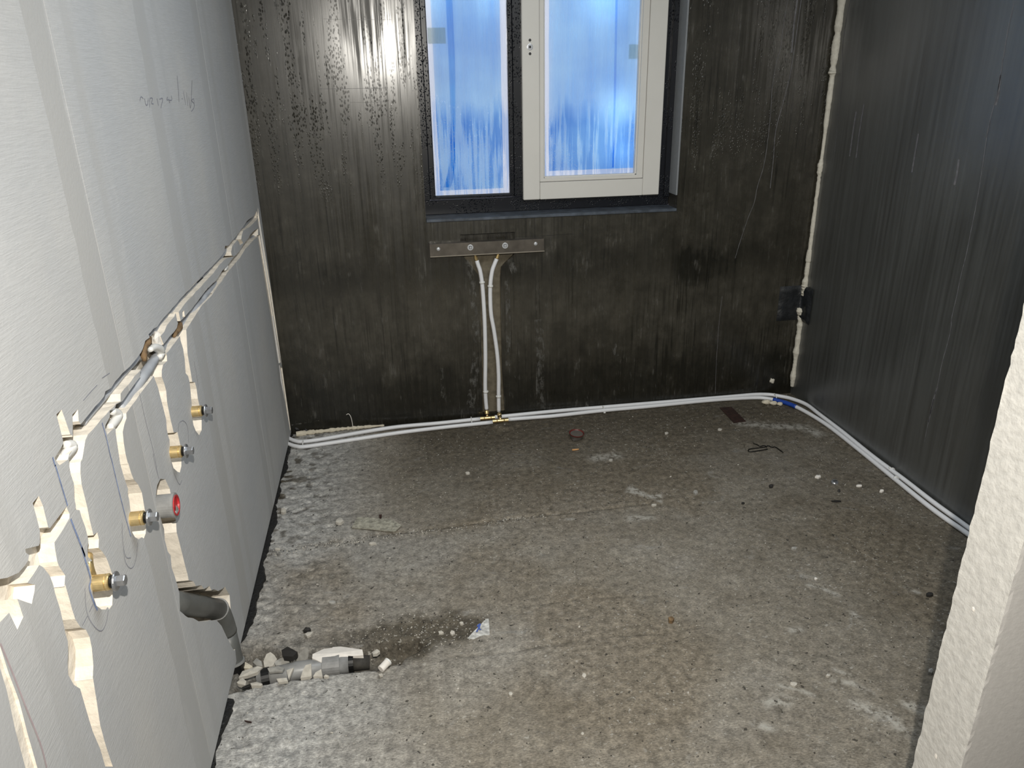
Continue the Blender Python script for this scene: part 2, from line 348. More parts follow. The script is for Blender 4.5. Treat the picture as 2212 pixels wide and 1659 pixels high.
def inside(p, poly):
    x, y = p; c = False; j = len(poly)-1
    for i in range(len(poly)):
        xi, yi = poly[i]; xj, yj = poly[j]
        if (yi > y) != (yj > y) and x < (xj-xi)*(y-yi)/(yj-yi)+xi: c = not c
        j = i
    return c
def relief(P3, rects, feats, back, mats, front_idx=0):
    """Carve feats = (polygon, depth or None, floor material index, side material index, roughness) into
    side-by-side rectangles rects = (u0, u1, v0, v1, offset); returns one (verts, faces, material indices) per rectangle."""
    V, E = [], []
    def ring(poly):
        k = len(V); V.extend(Vector(p) for p in poly); n = len(poly); E.extend((k+i, k+(i+1) % n) for i in range(n))
    for u0, u1, v0, v1, _ in rects: ring([(u0, v0), (u1, v0), (u1, v1), (u0, v1)])
    for f in feats:
        poly = f[0]; dense = []
        for i in range(len(poly)):                   # ragged edges: extra jittered points on long runs
            a, b = Vector(poly[i]), Vector(poly[(i+1) % len(poly)]); L = (b-a).length; n = max(1, int(L/.02)) if f[4] > 0 else 1
            for k in range(n):
                p = a.lerp(b, k/n)
                if k: p += Vector((random.uniform(-1, 1), random.uniform(-1, 1)))*f[4]*.35
                dense.append(p)
        f[0][:] = [tuple(p) for p in dense]; ring(f[0])
    vo, eo, fo = delaunay_2d_cdt(V, E, [], 0, 1e-6)[:3]
    reg = []
    for t in fo:
        c = sum((vo[i] for i in t), Vector((0, 0)))/len(t)
        pi = next((i for i, r in enumerate(rects) if r[0] <= c.x <= r[1] and r[2] <= c.y <= r[3]), None)
        fi = None
        for i, f in enumerate(feats):
            if inside(c, f[0]): fi = i if fi is None or f[1] is None or (feats[fi][1] is not None and f[1] > feats[fi][1]) else fi
        reg.append((pi, fi))
    emap = {}
    for ti, t in enumerate(fo):
        for k in range(len(t)): emap.setdefault(frozenset((t[k], t[(k+1) % len(t)])), []).append(ti)
    outs = [([], [], [], {}) for _ in rects]
    jit = {}
    def depth(r, vi):
        pi, fi = r
        if fi is None: return rects[pi][4]
        d, rr = feats[fi][1], feats[fi][4]
        if (fi, vi) not in jit: jit[(fi, vi)] = d+random.uniform(-1, 1)*rr
        return jit[(fi, vi)]
    def vert(pi, vi, d):
        vs, _, _, mp = outs[pi]; k = (vi, round(d, 6))
        if k not in mp: mp[k] = len(vs); vs.append(P3(vo[vi].x, vo[vi].y, d))
        return mp[k]
    for ti, t in enumerate(fo):
        pi, fi = reg[ti]
        if pi is None or (fi is not None and feats[fi][1] is None): continue
        outs[pi][1].append([vert(pi, v, depth(reg[ti], v)) for v in t]); outs[pi][2].append(front_idx if fi is None else feats[fi][2])
    for e, ts in emap.items():
        a, b = tuple(e); rs = [reg[t] for t in ts]
        if len(rs) == 2 and rs[0] == rs[1]: continue
        ok = [r for r in rs if r[0] is not None and not (r[1] is not None and feats[r[1]][1] is None)]
        if len(ok) == 2 and ok[0][0] == ok[1][0]:
            pi = ok[0][0]; sm = max((r[1] for r in ok if r[1] is not None), key=lambda i: feats[i][1])
            q = [vert(pi, a, depth(ok[0], a)), vert(pi, b, depth(ok[0], b)), vert(pi, b, depth(ok[1], b)), vert(pi, a, depth(ok[1], a))]
            outs[pi][1].append(q); outs[pi][2].append(feats[sm][3])
        else:
            for r in ok:
                q = [vert(r[0], a, depth(r, a)), vert(r[0], b, depth(r, b)), vert(r[0], b, back), vert(r[0], a, back)]
                outs[r[0]][1].append(q); outs[r[0]][2].append(front_idx if r[1] is None else feats[r[1]][3])
    return [(o[0], o[1], o[2]) for o in outs]

# ================================================================== THE SETTING
# ---- left wall: storey-high blocks, chases cut into them
S = 7.373
A_, B_, C_, D_, E_, F_, G_, H_ = [(380, 430), (260, 600), (60, 780), (260, 780), (60, 980), (280, 980), (0, 1050), (0, 1250)]
def cr(o, pts, s=S): return crop(o[0], o[1], s, pts)
def yz(pts):
    out = []
    for p in pts:
        q = onx(p[0], p[1], XL); out.append((min(q.y, 3.363), max(q.z, .03)))
    return out
g1_up = cr(A_, [(1285, 190), (1250, 260), (1130, 350), (1080, 430), (960, 590), (840, 740), (785, 745), (780, 830), (740, 890), (700, 940), (560, 1090), (440, 1210), (300, 1340), (150, 1500)]) \
    + cr(B_, [(1280, 0), (1160, 130), (980, 310), (830, 480), (690, 640), (590, 780), (530, 810), (450, 900), (470, 950), (400, 1000), (365, 1120), (330, 1190), (210, 1350), (80, 1480)]) \
    + cr(C_, [(1560, 150), (1400, 320), (1330, 430), (1240, 480), (1220, 560), (1080, 720), (960, 870), (870, 980), (850, 1005)])
br3_r = cr(C_, [(1300, 790), (1170, 930), (1040, 1090), (960, 1170), (920, 1260), (900, 1390), (870, 1560)]) + cr(E_, [(845, 130), (840, 300), (860, 490), (900, 650), (950, 850), (990, 1060), (1050, 1300), (1110, 1250), (1135, 1360), (1130, 1500), (1190, 1560), (1250, 1650)]) + cr(G_, [(1720, 1200), (1790, 1400), (1800, 1500)]) + cr(H_, [(1800, 200), (1790, 420), (1740, 490), (1720, 450), (1690, 490), (1620, 490), (1540, 430), (1480, 250)])
br3_l = cr(G_, [(1475, 1500), (1430, 1290), (1400, 1210), (1475, 1190)]) + cr(E_, [(960, 1640), (955, 1500), (970, 1400), (960, 1330), (920, 1170), (860, 1010), (830, 900), (765, 890), (770, 830), (745, 700), (740, 480), (690, 330), (660, 170)]) + cr(C_, [(660, 1560), (665, 1490), (730, 1390), (710, 1290), (730, 1210)])
g1_lo = cr(A_, [(1310, 290), (1280, 340), (1190, 430), (1070, 510), (1050, 580), (1040, 640), (1070, 700), (1020, 740), (1010, 690), (975, 650), (900, 750), (880, 840), (890, 900), (930, 915), (830, 935), (760, 980), (700, 1040), (600, 1180), (430, 1360), (290, 1510), (170, 1659)]) + cr(B_, [(1140, 290), (1000, 450), (930, 545), (875, 570), (860, 620), (740, 760), (700, 860), (640, 930)])
g1_lo2 = cr(B_, [(330, 1460), (230, 1560)]) + cr(C_, [(1600, 380), (1480, 520), (1480, 640), (1410, 680), (1370, 730)])
opening = cr(B_, [(490, 960), (640, 930), (690, 1060), (610, 1090), (640, 1150), (660, 1220), (600, 1300), (430, 1550), (330, 1640), (330, 1460), (370, 1370), (210, 1360), (340, 1180), (400, 1010)])
g1 = g1_up + cr(C_, [(720, 1045), (720, 1200)]) + br3_l[::-1][1:] + br3_r[::-1] + [g1_lo2[-1]] + g1_lo2[::-1] + cr(B_, [(370, 1380), (490, 1170), (600, 1070)]) + g1_lo[::-1]
g2_up = cr(A_, [(1310, 470), (1250, 500), (1190, 560), (1160, 620), (1080, 715), (1015, 830), (930, 920), (830, 1050), (740, 1140), (670, 1260), (590, 1340), (510, 1420), (430, 1500)]) + cr(B_, [(1560, 0), (1500, 70), (1390, 160), (1280, 310), (1180, 440), (1030, 620), (1000, 650), (920, 715), (900, 800), (850, 870), (790, 930), (690, 1060), (620, 1100), (520, 1170), (430, 1330), (320, 1500), (310, 1580)]) + cr(C_, [(1800, 240), (1620, 480), (1510, 640), (1410, 690), (1390, 760), (1310, 790), (1310, 890), (1240, 1020), (1240, 1080), (1270, 1170), (1350, 1090), (1400, 1060)])
br4_l = cr(C_, [(1405, 1150), (1440, 1400), (1460, 1530)]) + cr(E_, [(1475, 160), (1520, 320), (1560, 450), (1600, 560), (1595, 640), (1620, 740), (1640, 920), (1640, 1130), (1670, 1260), (1710, 1330)])
br4_r = cr(E_, [(1770, 1365), (1820, 1330), (1850, 1350), (1880, 1270), (1885, 1100), (1870, 920), (1840, 740), (1820, 620), (1760, 490), (1690, 410), (1650, 310), (1600, 140)]) + cr(C_, [(1600, 1640), (1560, 1480), (1530, 1290), (1515, 1130), (1540, 1010), (1575, 910), (1570, 830), (1600, 790), (1670, 690), (1830, 470), (1900, 380), (2000, 240)])
br2 = cr(D_, [(540, 240), (600, 420), (635, 560), (690, 770), (730, 930), (740, 1080), (760, 1180), (785, 1260), (790, 1400), (805, 1560)]) + cr(F_, [(660, 100), (700, 230), (760, 285), (800, 300), (825, 200), (825, 60)]) + cr(D_, [(975, 1500), (960, 1360), (930, 1220), (910, 1130), (850, 1140), (830, 1050), (800, 930), (780, 830), (745, 650), (730, 470), (700, 360), (660, 250), (660, 150), (680, 60), (745, 0)])
br1 = cr(B_, [(960, 930), (960, 1000), (1000, 1130), (1025, 1300), (1040, 1500)]) + cr(D_, [(1040, 190), (1080, 240), (1105, 340), (1120, 500), (1130, 620), (1140, 720), (1145, 900), (1165, 1020), (1200, 1110), (1255, 1180), (1295, 1100), (1295, 900), (1270, 760), (1255, 680), (1235, 600), (1215, 440), (1190, 340), (1145, 330), (1120, 170), (1090, 0)]) + cr(B_, [(1070, 1200), (1060, 1000), (1050, 830)])
g2 = g2_up + br4_l + br4_r + br2[:0] + cr(D_, [(530, 235)]) + br2[1:] + cr(B_, [(740, 1240), (730, 1210), (790, 1140), (880, 1020), (950, 930)]) + br1[1:] + cr(B_, [(1070, 790), (1190, 610), (1310, 430), (1450, 290), (1540, 150), (1650, 10)]) + cr(A_, [(580, 1500), (720, 1320), (850, 1130), (1010, 950), (1100, 800), (1250, 640), (1310, 590)])
tab1 = cr(C_, [(460, 850), (540, 770), (680, 1170), (710, 1180), (560, 1245)])
tab1b = cr(C_, [(560, 1245), (710, 1180), (740, 1260), (735, 1390), (665, 1480), (640, 1570), (510, 1659), (490, 1640), (430, 1545), (540, 1370), (570, 1300)])
tab2 = cr(C_, [(715, 850), (800, 770), (815, 960), (850, 1005), (720, 1045)])
tab3 = cr(B_, [(990, 540), (1015, 520), (1030, 625), (990, 635)]); tab4 = cr(B_, [(880, 560), (930, 545), (965, 715), (915, 720)])
figure = cr(G_, [(525, 270), (620, 155), (690, 320), (770, 655), (800, 670), (1060, 330), (1110, 440), (1110, 510), (1000, 700), (870, 900), (880, 1000), (915, 1200), (940, 1270), (1040, 1420), (1030, 1600)]) + cr(H_, [(1040, 90), (1110, 330), (1150, 480), (1200, 640), (1290, 780), (1370, 810), (1430, 930), (1465, 1100), (1490, 1380), (1480, 1600)]) + crop(0, 1200, 3.687, [(740, 960), (770, 1150), (800, 1350), (840, 1500), (900, 1680), (840, 1680), (800, 1540), (740, 1400), (680, 1200), (640, 1060), (590, 1030), (545, 950)]) + cr(H_, [(1080, 1350), (1090, 1180), (1085, 1000), (1045, 870), (1010, 700), (960, 480), (880, 230), (840, 30)]) + cr(G_, [(860, 1600), (800, 1430), (690, 1290), (630, 1255), (540, 1400), (440, 1540), (560, 1575)]) + cr(H_, [(555, 180), (510, 400), (280, 320), (375, 610), (280, 810), (150, 540), (-60, 760)]) + cr(G_, [(-60, 1490), (120, 1460), (300, 1380), (380, 1290), (450, 1190), (470, 1100), (415, 1060), (405, 1000), (620, 950), (640, 900), (640, 710)])
streak = crop(0, 1200, 3.687, [(-40, 560), (0, 720), (70, 940), (150, 1150), (220, 1420), (300, 1700), (205, 1700), (120, 1380), (50, 1060), (-60, 700)])
drain = cr(F_, [(470, 945), (690, 945), (740, 1060), (750, 1250), (790, 1400), (820, 1520)]) + crop(360, 1200, 6.913, [(245, 20), (310, 270), (330, 370), (400, 385), (440, 460), (520, 445), (560, 500), (640, 450), (670, 520), (730, 510), (770, 530), (870, 465), (940, 590), (960, 850), (1000, 1000), (1040, 1150), (1060, 1250), (1090, 1330), (1010, 1420), (960, 1340), (890, 1200), (820, 1050), (740, 960), (510, 990), (280, 900), (200, 830), (190, 560), (160, 440), (75, 180), (60, 0)]) + cr(F_, [(610, 1560), (560, 1370), (550, 1200), (500, 1040)])
caphole = cr(F_, [(490, 400), (440, 500), (415, 700), (430, 900), (450, 945), (640, 930), (690, 900), (680, 780), (640, 560), (570, 410)])
endl = [(556, 508), (561, 508), (583, 640), (606, 783), (602, 785), (580, 655)]; endr = [(557, 448), (560, 470), (586, 630), (611, 783), (608, 785), (583, 640), (557, 480)]
endp = [(603, 787), (612, 787), (615, 815), (621, 850), (628, 900), (634, 930), (629, 945), (622, 900), (613, 855), (606, 820)]
feats = [[yz(g1), .036, 1, 1, .003], [yz(g2), .036, 1, 1, .003], [yz(opening), .040, 1, 1, .002], [yz(tab1), .024, 1, 1, .001], [yz(tab1b), .034, 1, 1, .001], [yz(tab2), .022, 1, 1, .001],
         [yz(tab3), .012, 1, 1, .0006], [yz(tab4), .012, 1, 1, .0006], [yz(figure), .026, 1, 1, .0015], [yz(streak), .004, 1, 1, .0008], [yz(drain), .075, 1, 1, .004], [yz(caphole), .045, 1, 1, .0015],
         [yz(endl), .005, 1, 1, 0], [yz(endr), .005, 1, 1, 0], [yz(endp), .006, 1, 1, .001]]
edges = [.26, .87, 1.48, 2.09, 2.70, 3.31, 3.366]
rects = [(edges[i]+.0003, edges[i+1]-.0003, .014, ZC-.001, (.0, .0003, .0001, .0003, .0001, .0004)[i]) for i in range(6)]
wl = tag(obj('wall_left', *join(box(XL-.12, XL-.0995, -1.6, 3.366, 0, ZC), box(XL-.0995, XL, -1.6, .258, .014, ZC)), M_panel), kind='structure')
wl['label'] = 'pale grey block wall with chases cut for water, drain and conduit'
for vs, fs, mi in relief(lambda u, v, d: Vector((XL-d, u, v)), rects, feats, .099, None):
    obj('panel', vs, fs, [M_panel, M_cut], wl, mi)
for y in edges[:-1]:
    obj('joint_filler', *box(XL-.09, XL-.0004, y-.0003, y+.0003, 1.09 if 1.4 < y < 3 else .02, ZC-.01), M_filler, wl)
def ribbon(pts, w, P, n, lift=.0005):        # thin drawn line lying on a surface
    Q = smoothpath([P(*p) for p in pts], 4); vs, fs = [], []
    for i, p in enumerate(Q):
        t = (Q[min(i+1, len(Q)-1)]-Q[max(i-1, 0)]).normalized(); s = t.cross(n).normalized()*w/2
        vs += [p+n*lift-s, p+n*lift+s]
        if i: fs.append((2*i-2, 2*i-1, 2*i+1, 2*i))
    return vs, fs
def on_left(a, b): return onx(a, b, XL)
NX, NXR, NY = Vector((1, 0, 0)), Vector((-1, 0, 0)), Vector((0, -1, 0))
def lmark(name, pts, w, mt): return obj(name, *ribbon(pts, w, on_left, NX), mt, wl)
lmark('chalk_line', cr(C_, [(390, 1530), (430, 1659)]) + cr(E_, [(440, 200), (500, 400), (560, 600), (630, 830)]), .0035, M_inkb)
lmark('chalk_line', cr(E_, [(680, 1040), (740, 1200), (820, 1400), (910, 1640)]) + cr(G_, [(1290, 950), (1360, 1200), (1440, 1480)]) + cr(H_, [(1420, 150), (1500, 400), (1550, 500)]), .0045, M_inkb)
lmark('chalk_line', cr(C_, [(1180, 980), (1250, 1230), (1310, 1500)]) + cr(E_, [(1340, 130), (1410, 430), (1490, 760), (1560, 1030), (1640, 1320)]), .003, M_inkb)
lmark('red_pencil_line', crop(0, 1200, 3.687, [(0, 700), (100, 940), (200, 1200), (320, 1500), (370, 1690)]), .003, M_redp)
for pts in (crop(0, 0, 3.456, [(1043, 752), (1052, 722), (1068, 735)]), crop(0, 0, 3.456, [(1078, 735), (1088, 780), (1100, 780), (1106, 735)]), crop(0, 0, 3.456, [(1117, 800), (1117, 738), (1138, 735), (1130, 770), (1145, 775)]),
            crop(0, 0, 3.456, [(1172, 735), (1182, 790)]), crop(0, 0, 3.456, [(1190, 740), (1214, 737), (1200, 805)]), crop(0, 0, 3.456, [(1250, 722), (1246, 745), (1262, 742)]), crop(0, 0, 3.456, [(1278, 712), (1282, 745), (1262, 750), (1268, 768)]),
            crop(0, 0, 3.456, [(1322, 565), (1330, 660), (1336, 760)]), crop(0, 0, 3.456, [(1358, 735), (1362, 738)]), crop(0, 0, 3.456, [(1368, 680), (1386, 780)]), crop(0, 0, 3.456, [(1392, 690), (1402, 790)]),
            crop(0, 0, 3.456, [(1408, 720), (1422, 805), (1434, 600)]), crop(0, 0, 3.456, [(1446, 770), (1430, 750), (1446, 740), (1448, 800), (1428, 832)])):
    lmark('handwriting', pts, .0022, M_pencil)
for pts in (cr(F_, [(700, 300), (760, 440), (800, 490), (830, 420)]), cr(D_, [(920, 1120), (930, 1000), (990, 950), (1050, 1000), (1075, 1110), (1085, 1300)]), cr(E_, [(1500, 1100), (1510, 1400), (1560, 1640), (1640, 1659)]),
            cr(G_, [(1960, 1000), (2000, 1220), (2090, 1310), (2160, 1180), (2190, 900)]), cr(H_, [(1350, 150), (1370, 480), (1440, 680), (1560, 820), (1640, 810), (1700, 650), (1720, 500)]), cr(H_, [(1480, 400), (1420, 530)]), cr(H_, [(1390, 590), (1310, 740)]),
            cr(D_, [(1170, 0), (1210, 200), (1240, 420)]), cr(D_, [(300, 500), (400, 950), (540, 1500), (590, 1800)]), cr(F_, [(370, 0), (410, 200), (465, 400)]), cr(C_, [(880, 630), (1000, 490), (1100, 380)]), cr(C_, [(1180, 270), (1300, 190)])):
    lmark('pencil_mark', pts, .0014, M_pencil)
# black strip squeezed out under the blocks
vs, fs, y = [], [], 1.0
k = 0
while y < 3.36:
    w = .010+.010*math.sin(y*9)*math.sin(y*23+1)+random.uniform(-.0035, .0035)+(.008 if 1.95 < y < 2.6 else 0)
    if 1.70 < y < 1.93: w = -.01
    z0 = .0075+.002*random.random()
    vs += [(XL-.03, y, .001), (XL+w, y+random.uniform(-.004, .004), .001), (XL+w-.003, y, z0), (XL-.03, y, .013)]
    if k: fs += [(k-4+i, k-4+(i+1) % 4, k+(i+1) % 4, k+i) for i in range(4)]
    k += 4; y += random.uniform(.008, .022)
tag(obj('trim_1', vs, fs, M_bitu), 'black damp-proof strip squeezed out under the pale block wall', kind='structure')

# ---- back wall with the window opening, the pipe chase and the slot over the rail
def on_back(a, b): return ony(a, b, YB)
def xz(pts): return [(on_back(*p).x, max(on_back(*p).z, .002)) for p in pts]
WX0, WX1, WZ0, WZ1 = .166, 1.306, .960, 2.25
chase = xz([(996, 553), (1033, 594), (1036, 615), (1039, 709), (1041, 800), (1043, 893)])+[(.462, .0), (.462, .0)]
chase = xz([(996, 548), (1033, 594), (1036, 615), (1039, 709), (1041, 800), (1043, 893), (1091, 889), (1085, 800), (1083, 709), (1081, 600), (1083, 577), (1115, 545)])
slot = xz([(994, 507), (1112, 501), (1112, 530), (994, 536)])
bf = [[[(WX0, WZ0), (WX1, WZ0), (WX1, WZ1), (WX0, WZ1)], None, 0, 1, 0], [chase, .016, 1, 0, .0015], [slot, .035, 0, 0, .0005]]
(vs, fs, mi), = relief(lambda u, v, d: Vector((u, YB+d, v)), [(XL-.11, XR+.0, 0, ZC, 0)], bf, .22, None)
wb = tag(obj('wall_back', vs, fs, [M_back, M_chase], None, mi), 'dark wet concrete wall with a two-part window and runs of water', kind='structure')
def bmark(name, pts, w, mt=M_vein): return obj(name, *ribbon(pts, w, on_back, NY), mt, wb)
T_ = (1450, 0); TS = 2.903
bmark('lime_vein', crop(*T_, TS, [(730, 0), (700, 180), (685, 300), (655, 410), (632, 560), (625, 680), (605, 880), (580, 1040), (540, 1170), (520, 1270), (480, 1370), (430, 1520), (400, 1620)]), .0022)
bmark('lime_vein', crop(*T_, TS, [(815, 0), (790, 170), (760, 380), (740, 490), (700, 650), (655, 820), (640, 1000), (620, 1180)]), .003)
bmark('lime_vein', crop(*T_, TS, [(790, 0), (770, 150), (755, 330)]), .006)
bmark('lime_vein', [(1627, 470), (1622, 560), (1606, 660), (1560, 640), (1553, 700), (1547, 790), (1545, 850)][3:], .0015)
def limemat():
    m_ = bpy.data.materials.new('lime_bloom'); m_.use_nodes = True; nt = m_.node_tree; b = nt.nodes['Principled BSDF']
    pos = nd(nt, 'ShaderNodeNewGeometry'); sock(nt, b.inputs['Base Color'], (.17, .165, .15)); b.inputs['Roughness'].default_value = .8
    sock(nt, b.inputs['Alpha'], mapr(nt, noise(nt, pos, (1, 1, .5), 55, 6, .7), .47, .75, 0, .8)); return m_
M_lime = limemat()
for pts, w in (([(1163, 690), (1168, 770), (1166, 840), (1170, 882)], .040), ([(1326, 740), (1331, 770)], .024), ([(1032, 760), (1022, 830), (1016, 880)], .040), ([(1095, 600), (1098, 700), (1097, 790)], .022), ([(1012, 560), (1022, 640), (1030, 740)], .03), ([(954, 795), (956, 860)], .014), ([(1265, 850), (1268, 880)], .018), ([(630, 918), (690, 908)], .006), ([(1100, 560), (1112, 590)], .03)):
    obj('lime_bloom', *ribbon(pts, w, on_back, NY, .0008), M_lime, wb)
bmark('panel_seam', [(1112, 512), (1145, 511), (1240, 505)], .0012, M_black); bmark('panel_seam', [(1049, 486), (1049, 502)], .002, M_black)
bmark('panel_seam', crop(500, 0, 5.03, [(950, 965), (1200, 965), (1700, 955)]), .0012); bmark('panel_seam', crop(500, 0, 5.03, [(1290, 1112), (1480, 1112), (1700, 1105)]), .0012, M_black); bmark('panel_seam', crop(500, 0, 5.03, [(1000, 205), (1300, 212), (1740, 212)]), .001, M_black)
# ---- right wall
def on_right(a, b): return onx(a, b, XR)
wr = tag(obj('wall_right', *box(XR, XR+.2, -1.6, YB, 0, ZC), M_right), 'smooth dark grey concrete wall right of the foam seam', kind='structure')
def rmark(pts, w): return obj('lime_vein', *ribbon(pts, w, on_right, NXR), M_vein, wr)
rmark(crop(*T_, TS, [(2150, 20), (2110, 200), (2080, 380), (2050, 560), (1990, 800), (1950, 1060), (1920, 1250), (1880, 1450), (1850, 1600)]) + crop(1900, 600, 7.09, [(1240, 0), (1180, 300), (1110, 600), (1090, 800), (1030, 1050), (960, 1300), (900, 1600)]) + crop(1900, 834, 7.09, [(830, 200), (760, 500), (690, 850)]), .0028)
rmark(crop(1900, 834, 7.09, [(890, 0), (830, 200), (750, 560)]), .007); rmark(crop(*T_, TS, [(2065, 470), (2050, 600), (2035, 660)]), .009)
rmark(crop(*T_, TS, [(1125, 0), (1100, 110), (1075, 290), (1075, 480), (1045, 760), (1025, 960)]), .0025); rmark(crop(*T_, TS, [(1550, 840), (1535, 930), (1510, 1080)]), .009); rmark(crop(*T_, TS, [(1160, 700), (1130, 900), (1120, 980)]), .010); rmark(crop(*T_, TS, [(1210, 650), (1185, 800), (1160, 990)]), .008); rmark(crop(*T_, TS, [(1805, 1000), (1790, 1100), (1775, 1160)]), .010)
# ---- partition end beside the doorway, right foreground: sawn edge, slightly ragged arrises
py0, py1, px0 = .845, .949, .911
nz = 200; vs, fs = [], []
for i in range(nz+1):
    z = ZC*i/nz; a, b = random.uniform(-.0012, .0012), random.uniform(-.0016, .0016)
    vs += [(px0+abs(a)*.8, py1-abs(a)*2, z), (px0+.0006, py1-.006, z), (px0+.0004, py0+.006, z), (px0+abs(b), py0+abs(b), z), (px0+.007, py0, z), (1.99, py0, z), (1.99, py1, z), (px0+.012, py1, z)]
    if i: k = 8*i; fs += [(k-8+j, k-8+(j+1) % 8, k+(j+1) % 8, k+j) for j in range(8)]
fs += [tuple(range(8)), tuple(range(8*nz, 8*nz+8))]
M_face = simple('sawn_block_face', (.50, .485, .465), .9, amp=.05, scale=90, bs=.35)
M_edge = mat('sawn_block_edge', rough=.9, spec=.2, fn=speckle((.60, .585, .55), .10, 70, .55, .004))
mi = []
for q in fs[:-2]: mi.append(1 if (q[0] % 8) in (0, 1, 2, 7) else 0)
wf = tag(obj('wall_front', vs, fs, [M_face, M_edge], None, mi+[0, 0]), 'end of a pale block partition at the right foreground', kind='structure')
for pxy in ((2102, 1316), (2021, 1633)):
    c = onx(*pxy, px0); c = ray(*pxy); t = px0/c.x; p = CAM+c*t
    obj('chipped_spot', *lump((px0-.0002, p.y, p.z), (.0012, .0035, .006), int(pxy[0]), 1), M_plast, wf)
tag(obj('wall_rear', *box(XL, XR, -1.7, -1.6, 0, ZC), M_panel), kind='structure')
tag(obj('ceiling', *box(XL-.12, XR+.2, -1.7, YB+.22, ZC, ZC+.15), M_ceil), kind='structure')

# ---- floor: rough slab with a broken-out trench by the left wall
def vnoise(x, y, s, seed):
    r = np.random.default_rng(seed); g = r.random((64, 64)); X, Y = x*s+1000, y*s+1000
    i, j = np.floor(X).astype(int), np.floor(Y).astype(int); u, v = X-i, Y-j; u, v = u*u*(3-2*u), v*v*(3-2*v)
    q = lambda a, b: g[a % 64, b % 64]
    return (q(i, j)*(1-u)+q(i+1, j)*u)*(1-v)+(q(i, j+1)*(1-u)+q(i+1, j+1)*u)*v
def fbm(x, y, s, seed, o=4): return sum(vnoise(x, y, s*2**k, seed+k)*.5**k for k in range(o))/sum(.5**k for k in range(o))
def pseg(x, y, pts, closed=False):
    d = np.full(np.shape(x), 9.); n = len(pts)
    for i in range(n if closed else n-1):
        (ax, ay), (bx, by) = pts[i], pts[(i+1) % n]; ex, ey = bx-ax, by-ay
        t = np.clip(((x-ax)*ex+(y-ay)*ey)/(ex*ex+ey*ey), 0, 1); d = np.minimum(d, np.hypot(x-ax-t*ex, y-ay-t*ey))
    return d
def pin(x, y, pts):
    c = np.zeros(np.shape(x), bool); n = len(pts)
    for i in range(n):
        (ax, ay), (bx, by) = pts[i], pts[(i+1) % n]
        if ay == by: continue
        c ^= ((ay > y) != (by > y)) & (x < (bx-ax)*(y-ay)/(by-ay)+ax)
    return c
fl = lambda pts: [(onz(*p).x, onz(*p).y) for p in pts]
TR = fl([(470, 1405), (560, 1392), (640, 1398), (700, 1396), (760, 1389), (840, 1376), (905, 1366), (925, 1385), (890, 1412), (868, 1432), (820, 1446), (760, 1455), (700, 1461), (640, 1467), (570, 1481), (520, 1493), (480, 1503)])
TRW = fl([(470, 1398), (560, 1380), (640, 1376), (720, 1366), (800, 1352), (880, 1335), (960, 1322), (1040, 1335), (1030, 1372), (960, 1392), (905, 1418)])
ST1 = fl([(600, 1186), (740, 1166), (800, 1156), (950, 1140), (1100, 1118), (1250, 1105), (1400, 1086)])
ST2 = fl([(960, 1420), (1080, 1410), (1180, 1392), (1300, 1375), (1420, 1368), (1520, 1352)])
ST3 = fl([(1120, 1310), (1280, 1290), (1420, 1285)])
ROCK = fl([(1055, 925), (1090, 914), (1130, 918), (1100, 930), (1075, 934)])
def floor_h(x, y):
    x, y = np.asarray(x, float), np.asarray(y, float)
    h = (fbm(x, y, 3, 1)-.5)*.007+(fbm(x, y, 22, 9)-.5)*.003+(fbm(x, y, 90, 5, 2)-.5)*.0016
    near = np.clip(1-(x-XL)/.45, 0, 1); pit = np.clip((fbm(x, y*1.6, 26, 21, 2)-.58)*9, 0, 1)*near; h = h-.007*pit
    d = pseg(x, y, TR, True)*np.where(pin(x, y, TR), 1, -1)+(fbm(x, y, 40, 31, 2)-.5)*.02
    k = np.clip(d/.02, 0, 1); k = k*k*(3-2*k); h = h-k*(.060+.02*(fbm(x, y, 30, 41)-.5))
    dw = pseg(x, y, TRW, True)*np.where(pin(x, y, TRW), 1, -1); h = h-np.clip(dw/.08+.1, 0, 1)*.012
    s1 = pseg(x, y, ST1); h = h-.006*np.exp(-(s1/.008)**2); s2 = pseg(x, y, ST2); h = h-.003*np.exp(-(s2/.006)**2); h = h-.003*np.exp(-(pseg(x, y, ST3)/.006)**2)
    e = np.clip(pseg(x, y, ROCK, True)/.02, 0, 1)*pin(x, y, ROCK); h = h+e*.02*(fbm(x, y, 40, 3)+.2)
    wall = np.minimum(np.minimum(x-XL, YB-y), XR-x); h = h*np.clip(wall/.03+.3, .3, 1)
    return h
FY0, FST = 1.12, .0052
gx = np.arange(XL-.12, XR+.05, FST); gy = np.arange(FY0, YB+.05, FST); X, Y = np.meshgrid(gx, gy); Hh = floor_h(X, Y)
grey = np.clip(1.15-(X-XL)/(.42+.30*(fbm(X, Y, 2.5, 51)-.3)+.22*np.clip(2.0-Y, 0, 1)), 0, 1)
grey = grey*grey*(3-2*grey)*.95+.30*np.clip((fbm(X, Y, 2.2, 61)-.52)*4, 0, 1)
d1 = pseg(X, Y, TRW, True)*np.where(pin(X, Y, TRW), 1, -1)+(fbm(X, Y, 18, 71)-.5)*.07
dark = np.clip(d1/.05+.55, 0, 1)*.85
dT = pseg(X, Y, TR, True)*np.where(pin(X, Y, TR), 1, -1); dark = np.maximum(dark*(1-.55*np.clip(.42-(X-XL), 0, .3)/.3), np.clip(dT/.012, 0, 1)*.7)
dark = np.maximum(dark, np.clip((fbm(X, Y*1.5, 30, 21, 2)-.60)*12, 0, 1)*np.clip(1-(X-XL)/.30, 0, 1)*np.clip(Y-1.75, 0, 1))
brown = np.clip((fbm(X, Y, 1.9, 81)-.50)*5, 0, .75)
